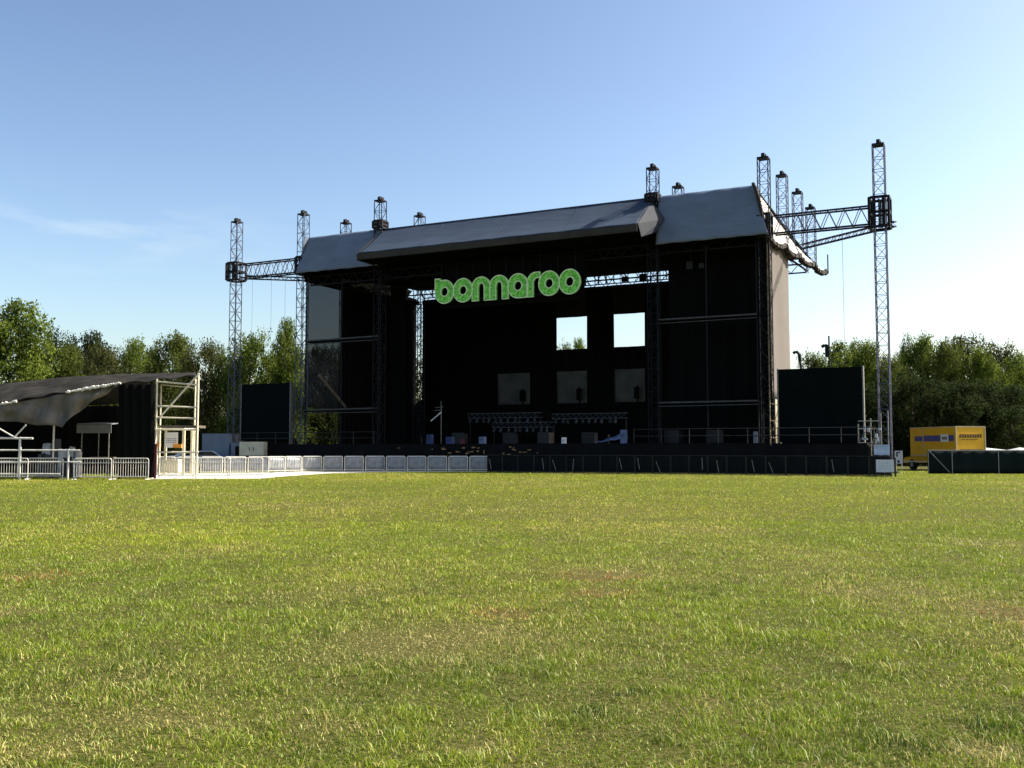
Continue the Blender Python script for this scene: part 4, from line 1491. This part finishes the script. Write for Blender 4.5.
MB().grid(drape_fn, 110, 14, (0, 0.025, 0)).build('front_drape', M['tent_drape'], tent, True)
hm = MB()
for k in range(60):
    a0, a1 = k / 60 * 0.69, (k + 1) / 60 * 0.69
    hm.tube(Vector(drape_fn(a0, 1)), Vector(drape_fn(a1, 1)), 0.035, 5)
hm.build('hem_rope', M['plank'], tent)
rq = random.Random(12)
for px0, px1, dy in ((0, 14, 1.0), (66, 96, 0.3), (84, 119, 0.0)):
    lc = MB()
    x = px0
    while x < px1:
        w = rq.uniform(1.2, 3.4)
        p0 = tp(x, ip(x, FRONT) + dy + rq.uniform(-0.5, 0.5), TY - 0.12)
        p1 = tp(x + w, ip(x + w, FRONT) + dy + rq.uniform(-0.7, 0.3), TY - 0.12)
        lc.tube(p0, p1, rq.uniform(0.03, 0.09), 5)
        x += w * 0.8
    lc.build('lacing', M['lace'], tent)
bc = MB()


def cloth(a, b):
    p0 = tp(118.5 + 35.5 * a, 384.5 + 93 * b, TY - 0.25)
    return (p0.x, p0.y + 0.05 * math.sin(a * 26), max(0.03, p0.z))


MB().grid(cloth, 40, 3, (0, 0.04, 0)).build('black_cloth', M['black'], tent)
a_, b_ = tp(154.4, 440, TY - 0.3), tp(156.4, 478, TY - 0.3)
MB().box(((a_.x + b_.x) / 2, -0.3, 0.95), (0.10, 0.06, 1.85)).build('cloth_edge', M['maroon'], tent)
po = MB()
for px, Y in ((-30, TY + 1), (53, TY + 4.4), (119, TY), (150, TY + 4.4)):
    p_ = tp(px, 478, Y)
    po.tube((p_.x, p_.y, 0), (p_.x, p_.y, roof_fn(max(0, (px + 60) / 258), 0 if Y < TY + 2 else 1).z), 0.05, 6)
po.build('post', M['dark_steel'], tent)
# added black sheet standing in for the shade under the shelter
MB().grid(lambda a, b: (tp(-60, 400, TY + 9.5).x + 11.6 * a, 9.6 + 0.1 * math.sin(a * 25), 0.03 + 4.3 * b), 30, 2, (0, 0.03, 0)).build('shade_sheet', M['black'], tent)

# scaffold of pale tubes
sf = thing('scaffold_tower', 'open scaffold tower of pale tubes at the right end of the grey tent', 'scaffold', (W(158, 478, TY).x, TY, 0))
S0 = sf.location.copy()


def sp(px, py, Y=TY):
    return W(px, py, Y) - S0


up = MB()
for px, py in ((157, 379), (198.5, 373)):
    p1 = sp(px, py)
    up.tube((p1.x, 0, 0), p1, 0.055, 7)
    p2 = sp(px + (4 if px < 180 else -3), py + 6, TY + 2.2)
    up.tube((p2.x, p2.y, 0), p2, 0.05, 7)
up.build('upright', M['cream_tube'], sf)
ra = MB()
for y0, y1 in ((381.5, 385), (406, 407.5), (417.5, 418.5), (429.5, 429.8), (452, 452.3)):
    ra.tube(sp(157, y0), sp(198.5, y1), 0.045, 6)
    ra.tube(sp(161, y0 + 3, TY + 2.2), sp(195.5, y1 + 3, TY + 2.2), 0.035, 6) if y0 < 390 else None
ra.build('rail', M['cream_tube'], sf)
MB().tube(sp(160, 417, TY - 0.06), sp(199, 373.5, TY - 0.06), 0.05, 6).build('diagonal_brace', M['cream_tube'], sf)
MB().box((sp(178, 427).x, 0.8, sp(178, 426.5).z), (2.1, 1.3, 0.13)).build('plank', M['plank'], sf)

# white booth behind the scaffold
bt = thing('vendor_booth', 'small cream booth with a printed white board seen through the scaffold', 'booth', (W(170, 470, 62).x, 62, 0))
B0 = bt.location.copy()


def bp_(px, py, Y=62):
    return W(px, py, Y) - B0


fr = MB()
for px in (157, 184):
    p0 = bp_(px, 428)
    fr.box((p0.x, 0, p0.z / 2), (0.16, 0.12, p0.z))
    fr.box((p0.x, 1.6, p0.z / 2), (0.14, 0.12, p0.z))
a_, b_ = bp_(155.5, 428), bp_(185, 430)
fr.box(((a_.x + b_.x) / 2, 0.8, a_.z), (b_.x - a_.x, 1.9, 0.2))
fr.build('frame', M['cream'], bt)
c_ = bp_(172, 440)
MB().box((c_.x, -0.08, c_.z), (0.78, 0.04, 0.95)).build('board', M['white'], bt)
g_ = MB()
for j in range(3):
    for k in range(6):
        g_.box((c_.x - 0.28 + 0.11 * k, -0.105, c_.z + 0.08 - 0.11 * j), (0.07, 0.008, 0.07 - 0.02 * ((k + j) % 2)))
g_.build('writing', M['grey_ink'], bt)
ob = MB()
for px, py in ((157, 445), (178.5, 446)):
    q_ = bp_(px, py)
    ob.box((q_.x, -0.1, q_.z), (0.5, 0.3, 0.22))
ob.build('counter_box', M['orange'], bt)
q_ = bp_(170, 455)
MB().box((q_.x, 0.4, 0.55), (1.0, 0.7, 0.8)).build('counter', M['cream'], bt)

# white pipe railings and props at the far left
rg = thing('pipe_railing', 'long white pipe railing running in from the left edge below the tent', 'railing', (W(20, 478, 52.9).x, 52.9, 0))
G0 = rg.location.copy()


def rp_(px, py):
    return W(px, py, 52.9) - G0


r_ = MB()
for y, xe in ((450.3, 80), (462, 81), (474, 60)):
    r_.tube(rp_(-70, y - 0.3), rp_(xe, y), 0.042, 6)
r_.build('rail', M['galv'], rg)
r_ = MB()
for px in (-50, 20.5, 68.5):
    p0 = rp_(px, 447 if px < 60 else 449)
    r_.tube((p0.x, 0.0, 0), p0, 0.05, 6)
r_.build('post', M['galv'], rg)
rh = thing('truss_prop', 'white cross bar with forked props holding up the tent drape at far left', 'prop', (W(14, 478, 53.3).x, 53.3, 0))
H0 = rh.location.copy()


def hp(px, py):
    return W(px, py, 53.3) - H0


MB().tube(hp(-70, 437.6), hp(33, 438.4), 0.055, 6).build('cross_bar', M['galv'], rh)
r_ = MB()
r_.tube(hp(-14, 421), hp(14, 437), 0.04, 6).tube(hp(14.5, 437), hp(26, 425), 0.04, 6)
r_.build('fork', M['galv'], rh)
p0 = hp(20, 437)
MB().tube((p0.x, 0, 0), p0, 0.06, 6).build('post', M['canvas'], rh)
pp = thing('tent_pole', 'short white pole hanging under the tent drape', 'pole', W(53.5, 440, 55.2))
MB().tube((0, 0, -1.0), (0, 0, 0.9), 0.045, 6).build('pole', M['galv'], pp)
MB().tube((0, 0, -1.0), (0, 0, -2.0), 0.06, 6).box((0, 0, -2.1), (0.3, 0.3, 0.3)).build('base', M['case_grey'], pp)

# jumble of silver-grey gear under the tent
jm = thing('equipment_pile', 'untidy pile of silver grey gear and sheeting under the tent', 'gear', (W(50, 470, 57).x, 57, 0))
J0 = jm.location.copy()
for k, (px, py, a, b, c, mk) in enumerate([(48, 449, 0.9, 0.5, 0.55, 'canvas'), (56, 444, 0.8, 0.5, 0.5, 'case_grey'), (44, 458, 1.1, 0.6, 0.5, 'case'), (62, 453, 0.8, 0.5, 0.4, 'canvas'),
                                           (72, 452, 0.5, 0.4, 0.5, 'alu'), (52, 462, 1.6, 0.8, 0.9, 'case_grey'), (68, 464, 1.2, 0.8, 0.8, 'case'), (78, 455, 0.5, 0.5, 0.5, 'grey_sheet')]):
    p0 = W(px, py, 57) - J0
    sd_ = random.Random(k)
    ph = sd_.uniform(0, 6)
    MB().grid(lambda u_, v_: (p0.x + a / 2 * math.cos(2 * PI * u_) * (0.8 + 0.25 * math.sin(3 * 2 * PI * u_ + ph)) * (1.0 - 0.35 * v_), b / 2 * math.sin(2 * PI * u_) * (1.0 - 0.35 * v_), (p0.z + c / 2) * v_ + 0.06 * math.sin(9 * u_ + ph)), 14, 5, (0, 0, 0.01)).build('bundle' if mk != 'case' else 'case', M[mk], jm)

# little canopy behind the tent
cy = thing('canopy', 'small pale flat canopy on thin legs behind the tent', 'canopy', (W(101, 470, 61).x, 61, 0))
C0 = cy.location.copy()
a_, b_ = W(84, 424, 61) - C0, W(118, 424, 61) - C0
zt = a_.z
MB().slab([(a_.x, -1, zt), (b_.x, -1, zt), (b_.x, 1.6, zt + 0.15), (a_.x, 1.6, zt + 0.15)], (0, 0, -0.05)).build('top', M['canopy_grey'], cy)
MB().box(((a_.x + b_.x) / 2, -1.0, zt - 0.32), (b_.x - a_.x, 0.03, 0.5)).build('valance', M['canopy_grey'], cy)
for x in (a_.x + 0.3, b_.x - 0.15):
    for y in (-0.95, 1.5):
        MB().tube((x, y, 0), (x, y, zt), 0.03, 6).build('leg', M['strut'], cy)
MB().box(((a_.x + b_.x) / 2, 0.4, 1.05), (b_.x - a_.x - 0.6, 0.5, 0.12)).build('counter', M['plank'], cy)


# ------------------------------------------------------------------ vehicles
def car(px, Y, label, paint, rz=0.3):
    t = thing('parked_car', label, 'car', ((px - 512) / F * Y, Y, 0), rz, 'vehicles parked behind the fence line')
    prof = [(-2.1, 0.45), (-2.15, 0.8), (-1.95, 0.98), (-1.3, 1.02), (-0.75, 1.42), (0.75, 1.45), (1.35, 1.0), (2.05, 0.85), (2.15, 0.5), (2.1, 0.35), (-2.05, 0.35)]
    MB().slab([(x, -0.84, z) for x, z in prof], (0, 1.68, 0)).build('body', M[paint], t)
    gl = [(-1.15, 1.03), (-0.72, 1.36), (0.70, 1.39), (1.2, 1.02)]
    MB().slab([(x, -0.865, z) for x, z in gl], (0, 0.02, 0)).slab([(x, 0.845, z) for x, z in gl], (0, 0.02, 0)).build('window', M['glass'], t)
    for x in (-1.3, 1.32):
        for y in (-0.78, 0.78):
            w_ = MB().cyl((x, y, 0.33), 0.33, 0.22, (0, 1, 0), 18).build('wheel', M['tyre'], t)
            MB().cyl((x, y * 1.01, 0.33), 0.19, 0.24, (0, 1, 0), 14).build('rim', M['alu'], w_)
    for y in (-0.6, 0.6):
        MB().box((2.12, y, 0.68), (0.06, 0.3, 0.14)).build('headlight', M['white'], t)
    return t


car(205, 89, 'white car parked just right of the pale scaffold', 'car', 0.25)
car(192, 92, 'pale car half hidden behind the pale scaffold', 'car', 0.5)


def box_truck(px, Y, label, rz, paint, cab, L_=4.6, hgt=3.0):
    t = thing('box_truck', label, 'truck', ((px - 512) / F * Y, Y, 0), rz, 'vehicles parked behind the fence line')
    b = MB().box((0.9, 0, (hgt + 0.9) / 2), (L_ - 1.7, 2.2, hgt - 0.9)).build('box', M[paint], t)
    MB().box((0.9, -1.115, (hgt + 0.9) / 2), (L_ - 2.1, 0.02, 0.25)).build('stripe', M[cab], b)
    prof = [(-2.3, 0.5), (-2.3, 1.2), (-1.95, 1.35), (-1.6, 2.1), (-0.62, 2.15), (-0.62, 0.5)]
    c = MB().slab([(x, -1.0, z) for x, z in prof], (0, 2.0, 0)).build('cab', M[cab], t)
    MB().slab([(-1.7, -1.02, 1.4), (-1.5, -1.02, 1.95), (-0.9, -1.02, 1.98), (-0.9, -1.02, 1.4)], (0, 0.02, 0)).build('window', M['glass'], c)
    for x in (-1.6, 1.7):
        for y in (-0.95, 0.95):
            w_ = MB().cyl((x, y, 0.42), 0.42, 0.25, (0, 1, 0), 18).build('wheel', M['tyre'], t)
            MB().cyl((x, y * 1.01, 0.42), 0.22, 0.27, (0, 1, 0), 14).build('rim', M['alu'], w_)
    return t


box_truck(231, 92, 'grey blue box truck parked left of the left black screen', 2.9, 'truck_grey', 'truck_grey', 4.4, 3.0)
tr = thing('site_trailer', 'small cream trailer with double doors under the left black screen', 'trailer', (-0.258 * 84, 84, 0), 0.05)
MB().box((0, 0, 1.62), (2.0, 1.6, 1.15)).build('body', M['cream'], tr)
for x in (-0.5, 0.5):
    d_ = MB().box((x, -0.815, 1.62), (0.92, 0.03, 1.05)).build('door', M['cream'], tr)
    MB().box((x * 0.35, -0.84, 1.6), (0.05, 0.03, 0.3)).build('handle', M['case_grey'], d_)
for x in (-0.6, 0.6):
    w_ = MB().cyl((x, -0.7, 0.33), 0.33, 0.2, (0, 1, 0), 16).build('wheel', M['tyre'], tr)
MB().box((0, 0, 0.85), (2.0, 1.4, 0.25)).build('chassis', M['dark_steel'], tr)

# yellow rental truck
YT = 73.0
ytr = thing('yellow_truck', 'yellow box truck with purple side stripe parked behind the dark fence', 'truck', (W(957, 470, YT).x, YT, 0), 0)
ca = R(57)
ex = Vector((-math.cos(ca), math.sin(ca), 0))      # along the long side, away from the near corner
ey = Vector((math.cos(R(24)), math.sin(R(24)), 0))  # along the end wall
ex = Vector((-math.cos(R(78)), math.sin(R(78)), 0))
ey = Vector((math.sin(R(78)), math.cos(R(78)), 0))
LT, WT, ZB, ZT_ = 5.6, 2.4, 1.12, 3.2


def yb(a, b, z):
    return ex * a + ey * b + Vector((0, 0, z))


def ybox(a0, a1, b0, b1, z0, z1):
    m_ = MB()
    vs = [yb(a, b, z) for z in (z0, z1) for b in (b0, b1) for a in (a0, a1)]
    return m_.add(vs, [(0, 2, 3, 1), (4, 5, 7, 6), (0, 1, 5, 4), (2, 6, 7, 3), (0, 4, 6, 2), (1, 3, 7, 5)])


bx = ybox(0, LT, 0, WT, ZB, ZT_).build('box', M['yellow'], ytr)
tr_ = ybox(-0.02, 0.06, -0.03, 0.05, ZB, ZT_)
for q in (ybox(-0.04, 0.05, WT - 0.04, WT + 0.03, ZB, ZT_ + 0.02), ybox(-0.02, LT, -0.03, WT + 0.02, ZT_, ZT_ + 0.07), ybox(3.9, 3.97, -0.03, 0.0, ZB, ZT_), ybox(0.0, LT, -0.035, 0.0, ZB - 0.06, ZB + 0.05), ybox(-0.035, 0.0, 0, WT, ZB - 0.06, ZB + 0.03)):
    tr_.add(q.v, q.f)
tr_.build('edge_trim', M['yellow_trim'], bx)
stp = ybox(0.25, 1.0, -0.022, -0.006, 2.18, 2.62)
for q in (ybox(1.55, 3.85, -0.022, -0.006, 2.18, 2.62), ybox(4.0, 5.0, -0.022, -0.006, 2.20, 2.58)):
    stp.add(q.v, q.f)
stp.build('stripe', M['purple'], bx)
ybox(0.85, 1.75, -0.045, -0.024, 2.12, 2.70).build('badge', M['white'], bx)
lt = ybox(1.0, 1.1, -0.055, -0.047, 2.3, 2.52)
for a0 in (1.16, 1.30, 1.46):
    q = ybox(a0, a0 + 0.1, -0.055, -0.047, 2.3, 2.5)
    lt.add(q.v, q.f)
lt.build('badge_writing', M['ink'], bx)
lt = MB()
for k in range(9):
    q = ybox(-0.022, -0.006, 0.28 + 0.21 * k, 0.28 + 0.21 * k + 0.15, 2.42 + 0.02 * (k % 2), 2.68)
    lt.add(q.v, q.f)
for k in range(7):
    q = ybox(-0.022, -0.006, 0.45 + 0.2 * k, 0.45 + 0.2 * k + 0.11, 2.26, 2.33)
    lt.add(q.v, q.f)
q = ybox(-0.022, -0.006, 0.25, 2.2, 1.52, 1.58)
lt.add(q.v, q.f)
lt.build('end_writing', mat('faded_ink', (0.10, 0.06, 0.02), 0.7, 0, 0.2, 3.0), bx)
cabp = [(3.75, 0.55), (3.75, 1.06), (5.55, 1.06), (5.75, 1.02), (6.55, 0.92), (6.7, 0.78), (6.72, 0.5)]
cb = MB()
n_ = len(cabp)
cb.add([yb(a, 0.1, z) for a, z in cabp] + [yb(a, WT - 0.1, z) for a, z in cabp], [tuple(range(n_)), tuple(range(n_, 2 * n_))[::-1]] + [(k, k + n_, (k + 1) % n_ + n_, (k + 1) % n_) for k in range(n_)])
cbo = cb.build('cab', M['yellow'], ytr)
ybox(3.8, 6.7, 0.075, 0.098, 0.6, 0.68).build('trim', M['white'], cbo)
ybox(0.1, 6.6, 0.25, WT - 0.25, 0.42, 0.55).build('chassis', M['dark_steel'], ytr)
for a, b in ((1.4, 0.22), (1.4, WT - 0.22), (5.6, 0.22), (5.6, WT - 0.22)):
    w_ = MB().cyl(yb(a, b, 0.4), 0.4, 0.28, ey, 20).build('wheel', M['tyre'], ytr)
    MB().cyl(yb(a, b - 0.01 if b < 1 else b + 0.01, 0.4), 0.2, 0.29, ey, 14).build('rim', M['alu'], w_)
for b in (0.35, WT - 0.35):
    MB().box(yb(6.72, b, 0.68), (0.1, 0.2, 0.12)).build('headlight', M['white'], cbo)

# ------------------------------------------------------------------ screened fence on the right
fe = thing('screened_fence', 'dark green screened fence with grey posts running off to the right', 'fence', (W(928, 474, 64.2).x, 64.2, 0), R(-2.0))
LF = 26.0
FT = 1.52
MB().grid(lambda a, b: (LF * a, 0.02 * math.sin(a * 190) * math.sin(b * 3), 0.03 + (FT - 0.05) * b), 120, 4, (0, 0.015, 0)).build('windscreen', M['fence'], fe, True)
for x in (0.03, 1.53, 4.45, 7.4, 10.4, 13.4, 16.4, 19.4, 22.4):
    MB().tube((x, -0.04, 0), (x, -0.04, FT + (0.03 if x < 5 else 0.0)), 0.026, 6).build('post', M['fence_post'], fe)
MB().tube((0, -0.03, FT), (LF, -0.03, FT), 0.018, 6).build('top_rail', M['fence_post'], fe)
MB().tube((0.1, -0.06, FT - 0.05), (1.35, -0.06, 0.1), 0.026, 6).build('brace', M['fence_post'], fe)
for px, lab in ((990, 'pale canopy tip showing above the fence right beside the yellow truck'), (1026, 'pale canopy tip above the fence at the right edge of the photo')):
    Y = 78
    t = thing('canopy', lab, 'canopy', ((px - 512) / F * Y, Y, 0), 0, 'pale canopy tips behind the fence')
    MB().add([(-1.3, -1.3, 1.45), (1.3, -1.3, 1.45), (1.3, 1.3, 1.45), (-1.3, 1.3, 1.45), (-0.6, 0, 1.72)], [(0, 1, 4), (1, 2, 4), (2, 3, 4), (3, 0, 4), (3, 2, 1, 0)]).build('top', M['canvas'], t)
    lg = MB()
    for x in (-1.25, 1.25):
        for y in (-1.25, 1.25):
            lg.tube((x, y, 0), (x, y, 1.46), 0.03, 5)
    lg.build('leg', M['galv'], t)
